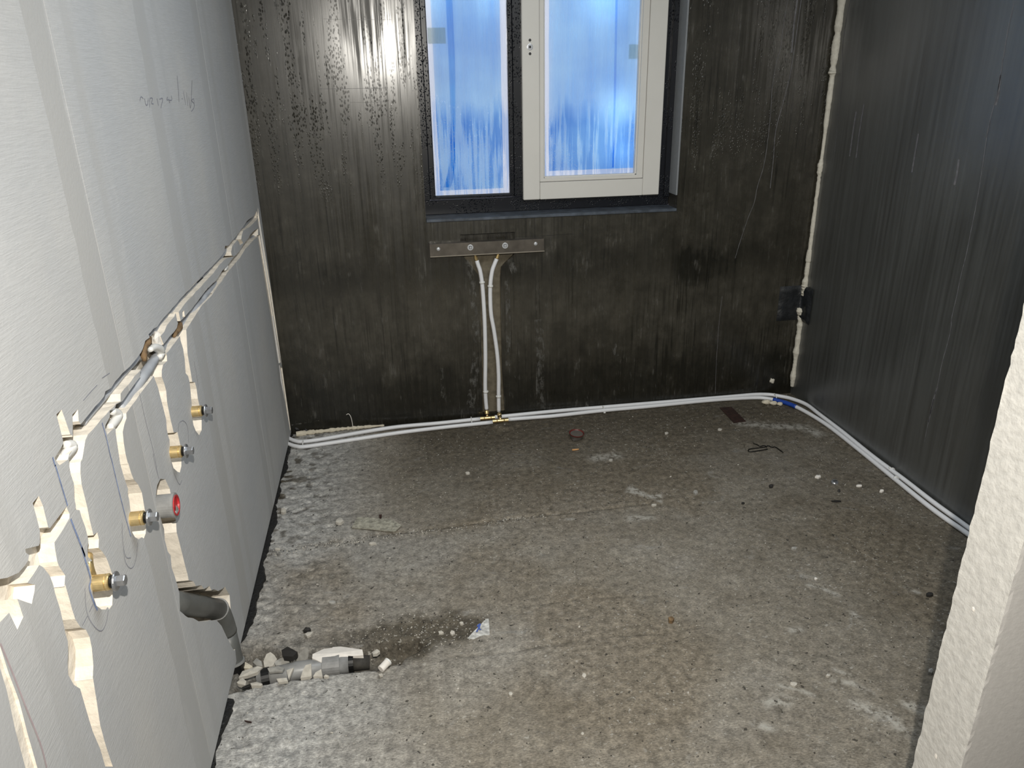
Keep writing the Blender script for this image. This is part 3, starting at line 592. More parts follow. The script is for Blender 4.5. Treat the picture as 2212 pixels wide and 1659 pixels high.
brown = np.maximum(brown, np.exp(-(pseg(X, Y, ST1)/.035)**2)*.9*np.clip((fbm(X, Y, 9, 91)-.3)*2.2, 0, 1))
brown = np.maximum(brown, np.clip((Y-2.85)/.35, 0, 1)*.75*np.clip((X+.05)/.25, 0, 1))
brown = np.maximum(brown, np.clip((X-1.0)/.9, 0, 1)*.55*np.clip((fbm(X, Y, 4, 99)-.2)*2, 0, 1))
dark = np.maximum(dark, np.clip((Y-2.35)/.9, 0, 1)*.80*np.clip((X+.1)/.2, 0, 1)); dark = np.maximum(dark, np.clip((X-.9)/1.0, 0, 1)*.50)  # light falloff put into the colour: floor darkens toward back and right
dark = np.maximum(dark, np.exp(-(pseg(X, Y, ST1)/.012)**2)*.55*np.clip((fbm(X, Y, 14, 93)-.35)*3, 0, 1)); dark = np.maximum(dark, np.exp(-(pseg(X, Y, ST2)/.007)**2)*.35*np.clip((fbm(X, Y, 14, 95)-.4)*4, 0, 1))
smear = np.zeros_like(X); V_ = lambda pts: crop(1200, 860, 3.456, pts); J_ = lambda pts: crop(1572, 1200, 3.456, pts)
for pts in (V_([(505, 700), (560, 640), (640, 690), (700, 720), (800, 715), (800, 790), (700, 745), (600, 720)]),): smear = np.maximum(smear, np.clip(.25+(pseg(X, Y, fl(pts), True)*np.where(pin(X, Y, fl(pts)), 1, -1))/.015, 0, 1))
for pts, w in ((J_([(610, 220), (700, 240), (810, 290)]), .010), (J_([(800, 850), (940, 900)]), .006), (J_([(790, 930), (930, 950), (1070, 1025)]), .009), (J_([(400, 970), (540, 1000), (660, 1050)]), .007), (J_([(960, 1110), (1080, 1160), (1200, 1200), (1330, 1310)]), .020), (J_([(1340, 1110), (1480, 1150)]), .016), (J_([(930, 430), (980, 470)]), .010), (J_([(480, 560), (540, 560)]), .013), (J_([(320, 1100), (420, 1080)]), .02), (J_([(1330, 235), (1420, 270)]), .007), (J_([(220, 1260), (320, 1290)]), .015), (V_([(1380, 190), (1600, 210), (1850, 220), (1960, 270)]), .03), (V_([(80, 905), (130, 900)]), .008), (V_([(560, 900), (700, 890)]), .02), (V_([(300, 450), (450, 430)]), .03)):
    smear = np.maximum(smear, np.exp(-(pseg(X, Y, fl(pts))/w)**2)*.8)
nY, nX = X.shape; me = bpy.data.meshes.new('floor'); N0 = nX*nY
co = np.stack([X, Y, Hh], -1).reshape(-1, 3); ext = np.array([(XL-.12, -1.7, 0), (XR+.2, -1.7, 0), (XR+.2, FY0+.002, 0), (XL-.12, FY0+.002, 0), (XR+.2, YB+.2, -.02), (XL-.12, YB+.2, -.02), (XL-.12, FY0, -.12), (XR+.2, FY0, -.12), (XR+.2, YB+.2, -.12), (XL-.12, YB+.2, -.12)])
co = np.vstack([co, ext]); idx = np.arange(N0).reshape(nY, nX)
q = np.stack([idx[:-1, :-1], idx[:-1, 1:], idx[1:, 1:], idx[1:, :-1]], -1).reshape(-1, 4); q = np.vstack([q, [[N0, N0+1, N0+2, N0+3], [N0+6, N0+9, N0+8, N0+7]]])
me.vertices.add(len(co)); me.vertices.foreach_set('co', co.ravel()); me.loops.add(q.size); me.loops.foreach_set('vertex_index', q.ravel().astype(np.int32))
me.polygons.add(len(q)); me.polygons.foreach_set('loop_start', np.arange(0, q.size, 4, dtype=np.int32)); me.polygons.foreach_set('use_smooth', np.ones(len(q), bool))
at = me.attributes.new('soil_and_falloff', 'FLOAT_COLOR', 'POINT'); cc = np.zeros((len(co), 4)); cc[:N0, 0], cc[:N0, 1], cc[:N0, 2] = grey.ravel(), brown.ravel(), dark.ravel(); cc[:N0, 3] = smear.ravel()
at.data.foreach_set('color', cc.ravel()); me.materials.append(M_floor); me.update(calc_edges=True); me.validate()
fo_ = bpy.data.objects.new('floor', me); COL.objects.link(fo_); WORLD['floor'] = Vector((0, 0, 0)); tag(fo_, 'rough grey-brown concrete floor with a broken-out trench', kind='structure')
def fz(x, y): return float(floor_h(np.array([x]), np.array([y]))[0])
def onf(px, py, dz=0.):
    z = 0.
    for _ in range(4): p = onz(px, py, z+dz); z = fz(p.x, p.y)
    return Vector((p.x, p.y, z+dz))

# ---- window: fixed light on the left, white sash on the right
win = thing('window_1', ((WX0+WX1)/2, YB+.12, WZ0), 'two-part window misted over, blue film outside, white right sash', kind='structure')
YF, YS, YG, YM = YB+.108, YB+.085, YB+.135, YB+.155
def wx(px, py, Y): return ony(px, py, Y).x
def wz(px, py, Y): return ony(px, py, Y).z
ZT = 2.245
gl0, gl1, glz = wx(939.5, 425, YG), wx(1100, 417, YG), wz(1020, 421, YG)       # left glass
s0, s1, sz = wx(1131, 434, YS), wx(1423, 419, YS), (wz(1131, 434, YS)+wz(1423, 419, YS))/2   # white sash
h0, h1, hz = wx(1174.3, 380, YS+.02), wx(1373.5, 372, YS+.02), wz(1270, 378, YS+.02)
fr0 = wx(934, 470, YF)
obj('frame_rail', *bevbox(WX0+.002, WX1-.002, YF, YF+.06, WZ0+.012, WZ0+.075), M_anth, win)
obj('frame_stile', *bevbox(WX0+.002, gl0-.022, YF-.001, YF+.06, WZ0+.077, ZT), M_anth, win)
obj('frame_stile', *join(bevbox(s1-.010, WX1-.002, YF, YF+.06, WZ0+.077, ZT), bevbox(WX1-.030, WX1-.002, YF-.016, YF, WZ0+.05, ZT)), M_anth, win)
obj('mullion', *bevbox(gl1+.020, s0+.02, YF-.001, YF+.06, WZ0+.077, ZT), M_anth, win)
obj('glazing_bead', *bevbox(gl0-.022, gl0, YF+.004, YG, WZ0+.077, ZT), M_anth, win)
obj('glazing_bead', *bevbox(gl1, gl1+.020, YF+.004, YG, WZ0+.077, ZT), M_anth, win)
obj('glazing_bead', *bevbox(gl0-.022, gl1+.020, YF+.003, YG, WZ0+.077, glz), M_anth, win)
obj('frame_rail', *box(WX0, WX1, YF, YF+.06, ZT, WZ1), M_anth, win)
obj('glass_pane', *box(gl0-.01, gl1+.01, YG, YG+.004, glz-.01, ZT), M_glass, win)
obj('gasket', *join(box(gl0, gl0+.003, YG-.003, YG-.0005, glz, ZT), box(gl0, gl1, YG-.003, YG-.0005, glz, glz+.003)), M_gask, win)
obj('sill', *bevbox(WX0+.001, WX1-.001, YB-.006, YF+.01, WZ0-.002, WZ0+.011), M_sill, win)
obj('reveal_liner', *box(WX1-.008, WX1-.0005, YB+.002, YF-.018, WZ0+.07, WZ1), M_reveal, win)
sash = thing('sash', ((s0+s1)/2, YS+.03, sz)); sash.parent = win; sash.location = WORLD['sash']-WORLD['window_1']
st = wz(1270, 372, YS)-.0
rl = (wz(1168, 395, YS)+wz(1388, 384, YS))/2                                      # top of the bottom rail
v0, v1 = wx(1167, 394, YS), wx(1389, 384, YS)
obj('sash_stile', *bevbox(s0, v0-.0008, YS, YS+.055, sz, ZT, .003), M_white, sash)
obj('sash_stile', *bevbox(v1+.0008, s1, YS, YS+.055, sz, ZT, .003), M_white, sash)
obj('sash_rail', *bevbox(v0, v1, YS+.0006, YS+.055, sz, rl-.001, .002), M_white, sash)
obj('sash_bead', *join(bevbox(v0, h0, YS+.007, YS+.045, rl+.0005, ZT), bevbox(v0+.002, h0+.006, YS+.02, YS+.046, rl+.006, ZT)), M_white, sash)
obj('sash_bead', *join(bevbox(h1, v1, YS+.007, YS+.045, rl+.0005, ZT), bevbox(h1-.006, v1-.002, YS+.02, YS+.046, rl+.006, ZT)), M_white, sash)
obj('sash_bead', *join(bevbox(v0, v1, YS+.0065, YS+.045, rl+.0005, hz-.006), bevbox(h0-.002, h1+.002, YS+.02, YS+.046, rl+.004, hz)), M_white, sash)
obj('glass_pane', *box(h0-.005, h1+.005, YS+.047, YS+.051, hz-.008, ZT), M_glass, sash)
hp = ony(1144.8, 101.5, YS)
obj('handle_socket', *join(lathe((hp.x, YS-.0006, hp.z), NY, [(0, .0125), (.0006, .0125), (.0008, .0112)], 20)), M_steel, sash)
obj('handle_socket', *join(bevbox(hp.x-.0045, hp.x+.0045, YS-.0022, YS-.0012, hp.z-.0045, hp.z+.0045, .0005)), M_black, sash)
for dz in (-.0262, .0262): obj('screw_hole', *lathe((hp.x, YS-.0004, hp.z+dz), NY, [(0, .0058), (.0006, .0058), (.0006, .004)], 14), M_black, sash)
def film(x0, x1, z0, z1, Y, mt, name, par):
    nx, nz_ = 24, 60; vs, fs = [], []
    for j in range(nz_+1):
        for i in range(nx+1):
            x, z = x0+(x1-x0)*i/nx, z0+(z1-z0)*j/nz_
            vs.append((x, Y+.003*math.sin(x*40+z*6)*math.cos(z*11)+.002*math.sin(z*31+x*9), z))
    for j in range(nz_):
        for i in range(nx): k = j*(nx+1)+i; fs.append((k, k+1, k+nx+2, k+nx+1))
    return obj(name, vs, fs, mt, par, smooth=True)
fx0, fx1, fzb = wx(950.5, 408, YM), wx(1087.5, 405, YM), wz(1020, 409, YM)
tag(film(fx0, fx1, fzb, 2.2, YM, M_film, 'protective_film', win), 'translucent blue film stuck outside the left pane')
vs, fs = [], []
for i, (a, b, w) in enumerate([(969, -260, 11), (970, 0, 13), (976, 130, 13), (979, 260, 10), (977, 350, 11), (972, 385, 15), (966, 405, 16)]):
    p = ony(a, b, YM-.008); ww = w*.00105; vs += [(p.x-ww, YM-.008-.002*(i % 2), p.z), (p.x+ww, YM-.007, p.z)]
    if i: fs.append((2*i-2, 2*i-1, 2*i+1, 2*i))
tag(obj('film_fold', vs, fs, M_fold, win, smooth=True), 'deeper blue folded edge of the film')
gx0, gx1, gz = wx(1185.5, 370, YM), wx(1370, 362, YM), wz(1275, 366, YM)
tag(film(gx0, gx1, gz, 2.2, YM, M_film, 'protective_film', win), 'translucent blue film stuck outside the right pane')
vs, fs = [], []
for i, (a, b, w) in enumerate([(1333, -260, 5), (1332, 0, 5), (1329, 160, 5), (1326, 300, 4), (1324, 362, 4)]):
    p = ony(a, b, YM-.006); ww = w*.001; vs += [(p.x-ww, YM-.006, p.z), (p.x+ww, YM-.0055, p.z)]
    if i: fs.append((2*i-2, 2*i-1, 2*i+1, 2*i))
M_fold2 = filmmat('blue_film_crease', (.2, .44, .84), (.32, .6, .93), .0)
obj('film_fold', vs, fs, M_fold2, win)
for (a, b, c, d) in ((923, 60, 963, 94), (1359, 96, 1383, 127)):
    p, q_ = ony(a, b, YG+.006), ony(c, d, YG+.006); obj('paper_sticker', *box(p.x, q_.x, YG+.0045, YG+.006, q_.z, p.z), M_tan, win)

# ================================================================== PIPES AND FITTINGS
PR = .0094
def zpath(pts, z): return [onz(a, b, z) for a, b in pts]
R1 = (1500, 780); RS = 3.107
rearL = zpath([(612, 941), (626, 948), (640, 953), (656, 954), (700, 948), (780, 934), (860, 922), (950, 914), (1037, 905)], PR+.004)
frontL = zpath([(612, 954), (626, 960), (640, 964), (656, 965), (700, 959), (780, 947), (860, 935), (950, 924), (1064, 912)], PR+.002)
rearR = zpath([(1069, 901), (1100, 898), (1200, 887), (1300, 878), (1400, 870)]+crop(*R1, RS, [(0, 240), (250, 223), (400, 220), (500, 225), (570, 235), (650, 252), (750, 291), (850, 358), (1000, 480), (1200, 642), (1400, 790), (1600, 945), (1830, 1095), (2000, 1210), (2150, 1310)]), PR+.004)
frontR = zpath([(1098, 906), (1150, 902), (1200, 898), (1300, 887), (1400, 878)]+crop(*R1, RS, [(0, 262), (200, 248), (400, 246), (480, 250), (560, 265), (650, 293), (750, 342), (900, 436), (1100, 592), (1350, 795), (1600, 995), (1820, 1150), (2000, 1280), (2150, 1390)]), PR+.002)
def clampb(P, lim): return [Vector((min(p.x, XR-lim), min(p.y, YB-lim), p.z)) for p in P]
rearL, frontL, rearR, frontR = [clampb(p, l) for p, l in ((rearL, .012), (frontL, .034), (rearR, .012), (frontR, .034))]
def pipe(name, pts, label, r=PR, mt=M_pipe, cat='pipe', group=None, n=8):
    P = smoothpath(pts, n); c = origin_of(P); t = thing(name, (c.x, c.y, c.z-r), label, cat, group)
    obj('pipe_body', *tube(P, r, 14), mt, t, smooth=True); return t, P
pipe('heating_pipe', rearL, 'white heating pipe nearer the window wall, running from left corner to left brass tee', group='white heating pipes')
pipe('heating_pipe', frontL, 'white heating pipe farther from the window wall, from left corner to right brass tee', group='white heating pipes')
pipe('heating_pipe', rearR, 'outer white heating pipe from left brass tee round the right corner along dark wall', group='white heating pipes')
tf, Pf = pipe('heating_pipe', frontR, 'inner white heating pipe with blue tape bend, right brass tee to right foreground', group='white heating pipes')
seg_ = [p for p in Pf if onz(1672, 863, .01).x-.01 < p.x < onz(1702, 872, .01).x+.02 and p.y > 2.9]
if len(seg_) > 1: tag(obj('tape_sleeve', *tube(seg_, PR+.0012, 14), M_blue, tf, smooth=True), 'blue tape wrapped round the bend')
YR = YB-.010
def bpath(pts, Y=YR): return [ony(a, b, Y) for a, b in pts]
for nm, P0, nip, lab in (('riser_pipe', [(1030, 563), (1033, 573), (1037, 585), (1041, 609), (1044, 644), (1047, 700), (1048.5, 770), (1048, 830), (1049, 860), (1051, 884)], [(1026, 549), (1027.5, 556), (1029.5, 562)], 'left white riser pipe from floor tee up to steel rail'),
                     ('riser_pipe', [(1073, 559), (1068, 571), (1063, 586), (1059.5, 612), (1059, 644), (1061, 680), (1067, 714), (1074, 765), (1077, 810), (1077, 850), (1077.5, 889)], [(1077.5, 545), (1076, 552), (1073.5, 558)], 'right white riser pipe from floor tee up to steel rail')):
    t, P = pipe(nm, bpath(P0), lab, group='risers below the rail')
    N_ = bpath(nip); obj('brass_nipple', *join(tube(N_, [.0050, .0050, .0058], 12), tube([N_[1].lerp(N_[0], .3), N_[2]], .0078, 8)), M_brass, t, smooth=False)
def tee(a, b, stem_px, Yc, label, zc):
    p, q = onz(*a, zc), onz(*b, zc); p.y = q.y = (p.y+q.y)/2-.0; p.x, q.x = p.x, q.x
    t = thing('brass_tee', ((p.x+q.x)/2, p.y, 0.002), label, 'pipe fitting', 'brass tees at the foot of the risers')
    d = (q-p); L = d.length; ax = d.normalized()
    obj('tee_body', *lathe(p+ax*.001, ax, [(0, .0062), (.0, .0088), (L*.24, .0088), (L*.26, .0070), (L*.30, .0085), (L*.68, .0085), (L*.72, .0070), (L*.75, .0088), (L-.002, .0088), (L-.002, .006)], 18), M_brass, t, smooth=False)
    m_ = p.lerp(q, .5); s = ony(*stem_px, YR); top = Vector((s.x, s.y, s.z)); m2 = Vector((m_.x+(top.x-m_.x)*.5, m_.y, m_.z))
    obj('tee_branch', *tube([m2+Vector((0, 0, .004)), m2.lerp(top, .55)], [.0062, .0062], 14), M_brass, t, smooth=True)
    k = (top-m2).normalized(); obj('press_ring', *tube([m2.lerp(top, .40), m2.lerp(top, .46)], .0098, 16), M_black, t)
    obj('press_collar', *lathe(m2.lerp(top, .46), k, [(0, .006), (0, .0088), (.003, .0108), (.0165, .0108), (.018, .0095), (.018, .006)], 18), M_brass, t)
    return t
tee((1037, 905), (1069, 901), (1051, 885), YR, 'left brass tee joining floor pipes and left riser', PR+.004)
tee((1064, 911), (1098, 906.5), (1077.5, 889), YR, 'right brass tee joining floor pipes and right riser', PR+.002)
def floorclip(px, py, label, z=PR, span=.040, both=True, ang=None):
    c = onz(px, py, z); c = Vector((min(c.x, XR-.03), min(c.y, YB-.03), 0))
    t = thing('pipe_clip', (c.x, c.y, .001), label, 'pipe clip', 'white clips on the floor pipes')
    ax = Vector((0, 1, 0)) if ang is None else Vector((math.cos(ang), math.sin(ang), 0))
    sd = Vector((ax.y, -ax.x, 0)); r = PR+.0022; P = []
    w = span/2-r*.2
    pr = [(-w-.006, .002), (-w-.002, .012), (-w+.010, 2*r+.001), (0, 2*r-.001), (w-.010, 2*r+.001), (w+.002, .012), (w+.007, .002)]
    P = [Vector((c.x, c.y, 0))+ax*u+Vector((0, 0, h)) for u, h in pr]
    obj('strap', *tube(smoothpath(P, 3), .0024, 8), M_clip, t, smooth=True)
    e = P[0]; obj('clip_foot', *bevbox(e.x-.005, e.x+.005, e.y-.005, e.y+.005, .0005, .007, .001), M_clip, t); return t
floorclip(655, 960, 'white clip over both floor pipes beside the left corner')
floorclip(1018, 908, 'white clip over both floor pipes just left of the brass tees')
floorclip(1302, 883, 'white clip over both floor pipes right of the brass tees')
floorclip(1673, 857, 'white clip over floor pipes beside the blue tape')
def singleclip(pts, k, label, r=PR, group=None, off=Vector((0, 0, 0)), tail=Vector((0, 0, 0)), mt=M_clip):
    p, ax = Vector(pts[0]), (Vector(pts[1])-Vector(pts[0])).normalized()
    t = thing('pipe_clip', p-ax*0, label, 'pipe clip', group); obj('clip_ring', *lathe(p-ax*.0045, ax, [(0, r), (0, r+.0022), (.003, r+.003), (.006, r+.003), (.009, r+.0022), (.009, r)], 16), mt, t, smooth=True)
    if tail.length: obj('nail_head', *tube([p+tail*.35, p+tail], [.0045, .0035], 10), mt, t, smooth=True)
    return t
R_ = lambda a, b, z=PR+.003: onz(a, b, z)
singleclip([R_(1927, 1016), R_(1935, 1022)], 0, 'white clip with grout dust on the outer pipe by the right wall', group='white clips on the floor pipes', tail=Vector((-.012, .004, .014)))
singleclip([R_(1935, 1034), R_(1943, 1040)], 0, 'white clip on the inner pipe by the right wall', group='white clips on the floor pipes', tail=Vector((-.010, -.010, -.004)))
for a, b, c, d, lab, sgn in ((1041, 610, 1044, 640, 'white clip high on the left riser', 1), (1059.5, 618, 1059, 640, 'white clip high on the right riser', -1), (1049, 846, 1049.5, 866, 'white clip low on the left riser', 1), (1077, 856, 1077.2, 870, 'white clip low on the right riser', -1)):
    singleclip([ony(a, b, YR), ony(c, d, YR)], 0, lab, group='white clips on the risers', tail=Vector((.013*sgn, -.002, .001)))

# steel mounting rail under the window
rx0, rx1 = ony(928, 540, YB-.03).x, ony(1175, 528, YB-.03).x; rz1, rz0 = ony(1050, 521.5, YB-.03).z, ony(1050, 548.5, YB-.03).z
rail = thing('mounting_rail', ((rx0+rx1)/2, YB, rz0), 'grey steel rail screwed to the dark wall below the window', 'bracket')
obj('rail_channel', *join(bevbox(rx0, rx1, YB-.032, YB-.029, rz0, rz1, .0008), bevbox(rx0, rx1, YB-.031, YB+.0, rz1-.003, rz1, .0008), bevbox(rx0, rx1, YB-.031, YB-.003, rz0-.0, rz0+.003, .0008)), M_rail, rail)
obj('rail_lip', *bevbox(rx0, rx1+.003, YB-.0335, YB-.029, rz0-.0035, rz0+.002, .0018), simple('highlight_steel_edge', (.36, .32, .26), .35, .5), rail)  # highlight along the lip is put in as a paler steel colour
for a, b in ((1016, 534.5), (1091, 530.5)):
    p = ony(a, b, YB-.032); bl = obj('rail_bolt', *lathe((p.x, YB-.032, p.z), NY, [(0, .0132), (.002, .0132), (.0026, .0120), (.0026, .0085)], 22), M_zinc, rail)
    obj('square_drive', *bevbox(p.x-.0062, p.x+.0062, YB-.0352, YB-.0345, p.z-.0062, p.z+.0062, .0003), M_black, bl)
    obj('square_peg', *bevbox(p.x-.0046, p.x+.0046, YB-.0375, YB-.0350, p.z-.0046, p.z+.0046, .0006), M_zinc, bl)
for a, b in ((947, 538), (1157, 526.5)):
    p = ony(a, b, YB-.032); obj('rail_screw', *lathe((p.x, YB-.032, p.z), NY, [(0, .0078), (.0012, .0078), (.003, .0048), (.0036, .002)], 16), M_zinc, rail)

# brass wall elbows with blanking plugs on the left wall
def connector(px, py, label, s=1.):
    c = onx(px, py, XL); o = thing('tap_connector', (c.x, c.y, c.z-.015), label, 'pipe fitting', 'brass tap connectors in the left wall'); X_ = Vector((1, 0, 0))
    L = .0235*s
    obj('brass_body', *lathe(c-X_*.03, X_, [(0, .0125), (.0, .0138), (.03+L*.72, .0138), (.03+L*.76, .0128), (.03+L*.80, .0140), (.03+L*.93, .0140), (.03+L, .0125), (.03+L, .008)], 26), M_brass, o, smooth=False)
    obj('thread_seal', *lathe(c+X_*L, X_, [(0, .0102), (.0015, .0112), (.003, .0102), (.0045, .0112), (.0065, .0102), (.0065, .006)], 20), M_black, o)
    pl = obj('plug_flange', *lathe(c+X_*(L+.006), X_, [(0, .011), (.0008, .0158), (.0025, .0166), (.0042, .0158), (.0046, .0150), (.0052, .010)], 26), M_steel, o)
    v, f = lathe(c+X_*(L+.0105), X_, [(0, .0098), (.0120, .0098), (.0135, .0085), (.0135, .004)], 6); obj('hex_head', v, f, M_steel, pl)
    return o
connector(204, 1260, 'brass tap connector with steel plug, lowest in view, nearest the camera', 1.05)
connector(284, 1121, 'brass tap connector with steel plug, just left of the red-capped drain pipe')
connector(370, 977, 'brass tap connector with steel plug, directly above the red-capped drain pipe')
connector(416, 889, 'brass tap connector with steel plug, farthest from the camera, highest of the four')
ell = onx(186, 1235, XL-.010)
tag(obj('elbow_pipe', *tube(smoothpath([onx(188, 1200, XL-.02), onx(190, 1225, XL-.014), onx(198, 1250, XL-.014)], 5), [.009]*11, 12), M_brass, smooth=True), 'brown brass elbow shank showing in the chase behind the nearest tap connector', 'pipe fitting')
# red-capped drain stub
c = onx(350, 1094, XL); c.z += .0; X_ = Vector((1, 0, 0))
st_ = thing('drain_stub', (c.x, c.y, c.z-.026), 'grey drain stub with red cap sticking out of the left wall', 'pipe')
obj('pipe_body', *lathe(c-X_*.04, X_, [(0, .0255), (.062, .0255), (.062, .027), (.068, .027), (.0685, .0225), (.066, .0225)], 28), M_greyl, st_, smooth=False)
obj('red_cap', *lathe(c+X_*.0265, X_, [(0, .0222), (.004, .0225), (.0035, .0190), (-.003, .0175), (-.004, .008), (-.002, .004)], 26), M_red, st_)
obj('foil_rag', *lump(c+X_*.029+Vector((0, -.002, -.011)), (.0022, .010, .0075), 4, 2, .4), M_foil, st_)
# grey waste pipe in the drain chase: horizontal run, collar, elbow down behind the block into the trench
dz = .042
pA, pB, pC, pD = onx(388, 1303, XL-.034), onx(470, 1316, XL-.026), onx(490, 1365, XL-.022), onx(506, 1432, XL-.012)
pA.z -= .0; wp = thing('waste_pipe', (pB.x, pB.y, pD.z-.03), 'dark grey waste pipe bending down through the wall chase to floor', 'pipe')
obj('pipe_body', *tube([pA-(pB-pA)*.35, pA, pA.lerp(pB, .5), pB], .0275, 22), M_grey, wp, smooth=True)
k = (pB-pA).normalized(); obj('socket_rim', *lathe(pB-k*.003, k, [(0, .0275), (0, .0305), (.006, .0305), (.006, .0275)], 24), M_greyl, wp)
obj('elbow', *tube(smoothpath([pB, pB+k*.014+Vector((0, 0, -.004)), pB.lerp(pC, .45)+k*.012, pC], 6), .0282, 20), M_grey, wp, smooth=True)
obj('down_pipe', *tube([pC, pC.lerp(pD, .5), pD, pD+Vector((0, 0, -.05))], .0262, 20), M_grey, wp, smooth=True)
kk = (pD-pC).normalized(); obj('socket_rim', *lathe(pD-kk*.006, kk, [(0, .0265), (0, .0300), (.007, .0300), (.007, .0265)], 24), M_greyl, wp)
obj('rubber_sleeve', *lathe(pD+kk*.004, kk, [(0, .0275), (.045, .0285), (.045, .02)], 22), M_black, wp)
# floor drain pipe lying in the trench
def inz(px, py, z): return onz(px, py, z)
zt = -.030
fa, fb, fc, fd_ = inz(556, 1470, -.034), inz(640, 1449, zt), inz(690, 1441, zt), inz(757, 1433, zt)
dp = thing('drain_pipe', ((fb.x+fd_.x)/2, fb.y, -.058), 'grey drain pipe lying half buried in floor trench', 'pipe')
obj('pipe_body', *tube([fa, fb, fd_], .0262, 22), M_greyl, dp, smooth=True)
k = (fd_-fc).normalized(); obj('socket', *lathe(fc+(fd_-fc)*.12, k, [(0, .0262), (0, .0305), (.048, .0305), (.048, .0270)], 24), M_greyl, dp, smooth=False)
obj('rubber_seal', *lathe(fd_-k*.004, k, [(0, .020), (0, .0275), (.014, .0275), (.014, .020)], 22), M_black, dp)
obj('dirty_spigot', *tube([fd_, fd_+k*.055+Vector((0, 0, -.004))], [.0215, .0195], 18), simple('muddy_pipe', (.035, .032, .027), .8, amp=.4), dp, smooth=True)
obj('clamp_band', *lathe(fa+(fb-fa)*.12, (fb-fa), [(0, .0265), (0, .0300), (.022, .0300), (.022, .0265)], 22), M_black, dp)
obj('clamp_bolt', *tube([onz(524, 1487, .002), onz(540, 1481, .006)], [.004, .0045], 10), M_black, dp)

# conduits in the two long chases, their clips and packing
def shifted(pts, dx, dy, X): return [onx(a+dx, b+dy, X) for a, b in pts]
c1 = shifted([p for i, p in enumerate(g1_up) if i not in (0, 6, 18, 22, 29, 30, 36)], -.4, -.3, XL-.022)
c1 = [p for i, p in enumerate(c1) if i % 2 == 0 or i > len(c1)-3]
c1[0].y = min(c1[0].y, 3.33)
pipe('conduit', c1, 'grey conduit lying in the upper long chase of left wall', .0070, M_condu, 'conduit', n=4)
c2 = shifted(cr(A_, [(1255, 530), (1160, 640), (1030, 835), (940, 940), (835, 1060), (745, 1150), (680, 1260)]), 3, 4, XL-.02)+[onx(*p, XL-.014) for p in cr(A_, [(560, 1430), (450, 1560)])+cr(B_, [(1300, 380), (1200, 480)])]+[onx(*p, XL-.022) for p in cr(B_, [(1080, 620), (960, 780), (830, 930), (700, 1090)])]+[onx(*p, XL-.012) for p in cr(B_, [(620, 1180), (555, 1280), (430, 1470), (340, 1590)])]+[onx(*p, XL-.020) for p in cr(C_, [(1660, 480), (1540, 640), (1470, 760)])]
c2[0].y = min(c2[0].y, 3.32)
R2 = []
P2 = smoothpath(c2, 4)
for p in P2: R2.append(.0085+.0030*math.exp(-((p.y-1.60)/.10)**2))
t = thing('conduit', origin_of(P2)-Vector((0, 0, .01)), 'grey conduit bulging out of the lower long chase of left wall', 'conduit'); obj('pipe_body', *tube(P2, R2, 14), M_condu, t, smooth=True)
def hook(name, pts, rads, label, cat, mt=M_clip, X=XL-.012):
    P = smoothpath([onx(a, b, X if len(q) == 0 else q[0]) for a, b, *q in pts], 4); n = len(P); R = [np.interp(i, np.linspace(0, n-1, len(rads)), rads) for i in range(n)]
    return tag(obj(name, *tube(P, [float(r) for r in R], 14), mt, smooth=True), label, cat, 'white end clips in the chases' if mt is M_clip else None)
def cx_(o, pts, X=None): return [(a, b) if X is None else (a, b, X) for a, b in cr(o, pts)]
hook('end_clip', cx_(C_, [(600, 1330), (690, 1340), (680, 1400), (610, 1480), (560, 1560)]), [.006, .0085, .0095, .0085, .0080, .006], 'white plastic clip end at the near end of the upper chase', 'clip', X=XL-.010)
hook('end_clip', cx_(C_, [(1330, 800), (1420, 830), (1420, 900), (1360, 990), (1300, 1060)]), [.006, .0085, .0095, .0085, .0080, .006], 'white plastic clip end at the near end of the lower chase', 'clip', X=XL-.010)
hook('end_clip', cx_(B_, [(470, 1150), (540, 1110), (620, 1140), (650, 1210), (620, 1270)]), [.005, .0085, .0105, .0085, .006], 'white plastic saddle clip arched over the bulging conduit', 'clip', X=XL-.002)
hook('end_clip', cx_(A_, [(750, 1000), (790, 1040), (800, 1090), (775, 1120)]), [.004, .007, .007, .005], 'small white clip far along the lower chase', 'clip', X=XL-.008)
tag(obj('plaster_lump', *lump(onx(*cr(B_, [(585, 1000)])[0], XL-.012), (.010, .026, .020), 12, 2, .25), M_plast), 'cream plaster lump above the white saddle clip in wall chase', 'plaster')
hook('wood_wedge', cx_(B_, [(470, 950), (430, 1030), (385, 1110), (370, 1200), (385, 1330)]), [.004, .0085, .006, .007, .0075, .004], 'splintered brown wooden wedge packed above the bulging conduit', 'wedge', M_wood, XL-.010)
hook('wood_wedge', cx_(B_, [(955, 720), (940, 790), (895, 860), (855, 930)]), [.005, .008, .0065, .004], 'brown wooden wedge in lower chase above the farthest brass connector', 'wedge', M_wood, XL-.010)

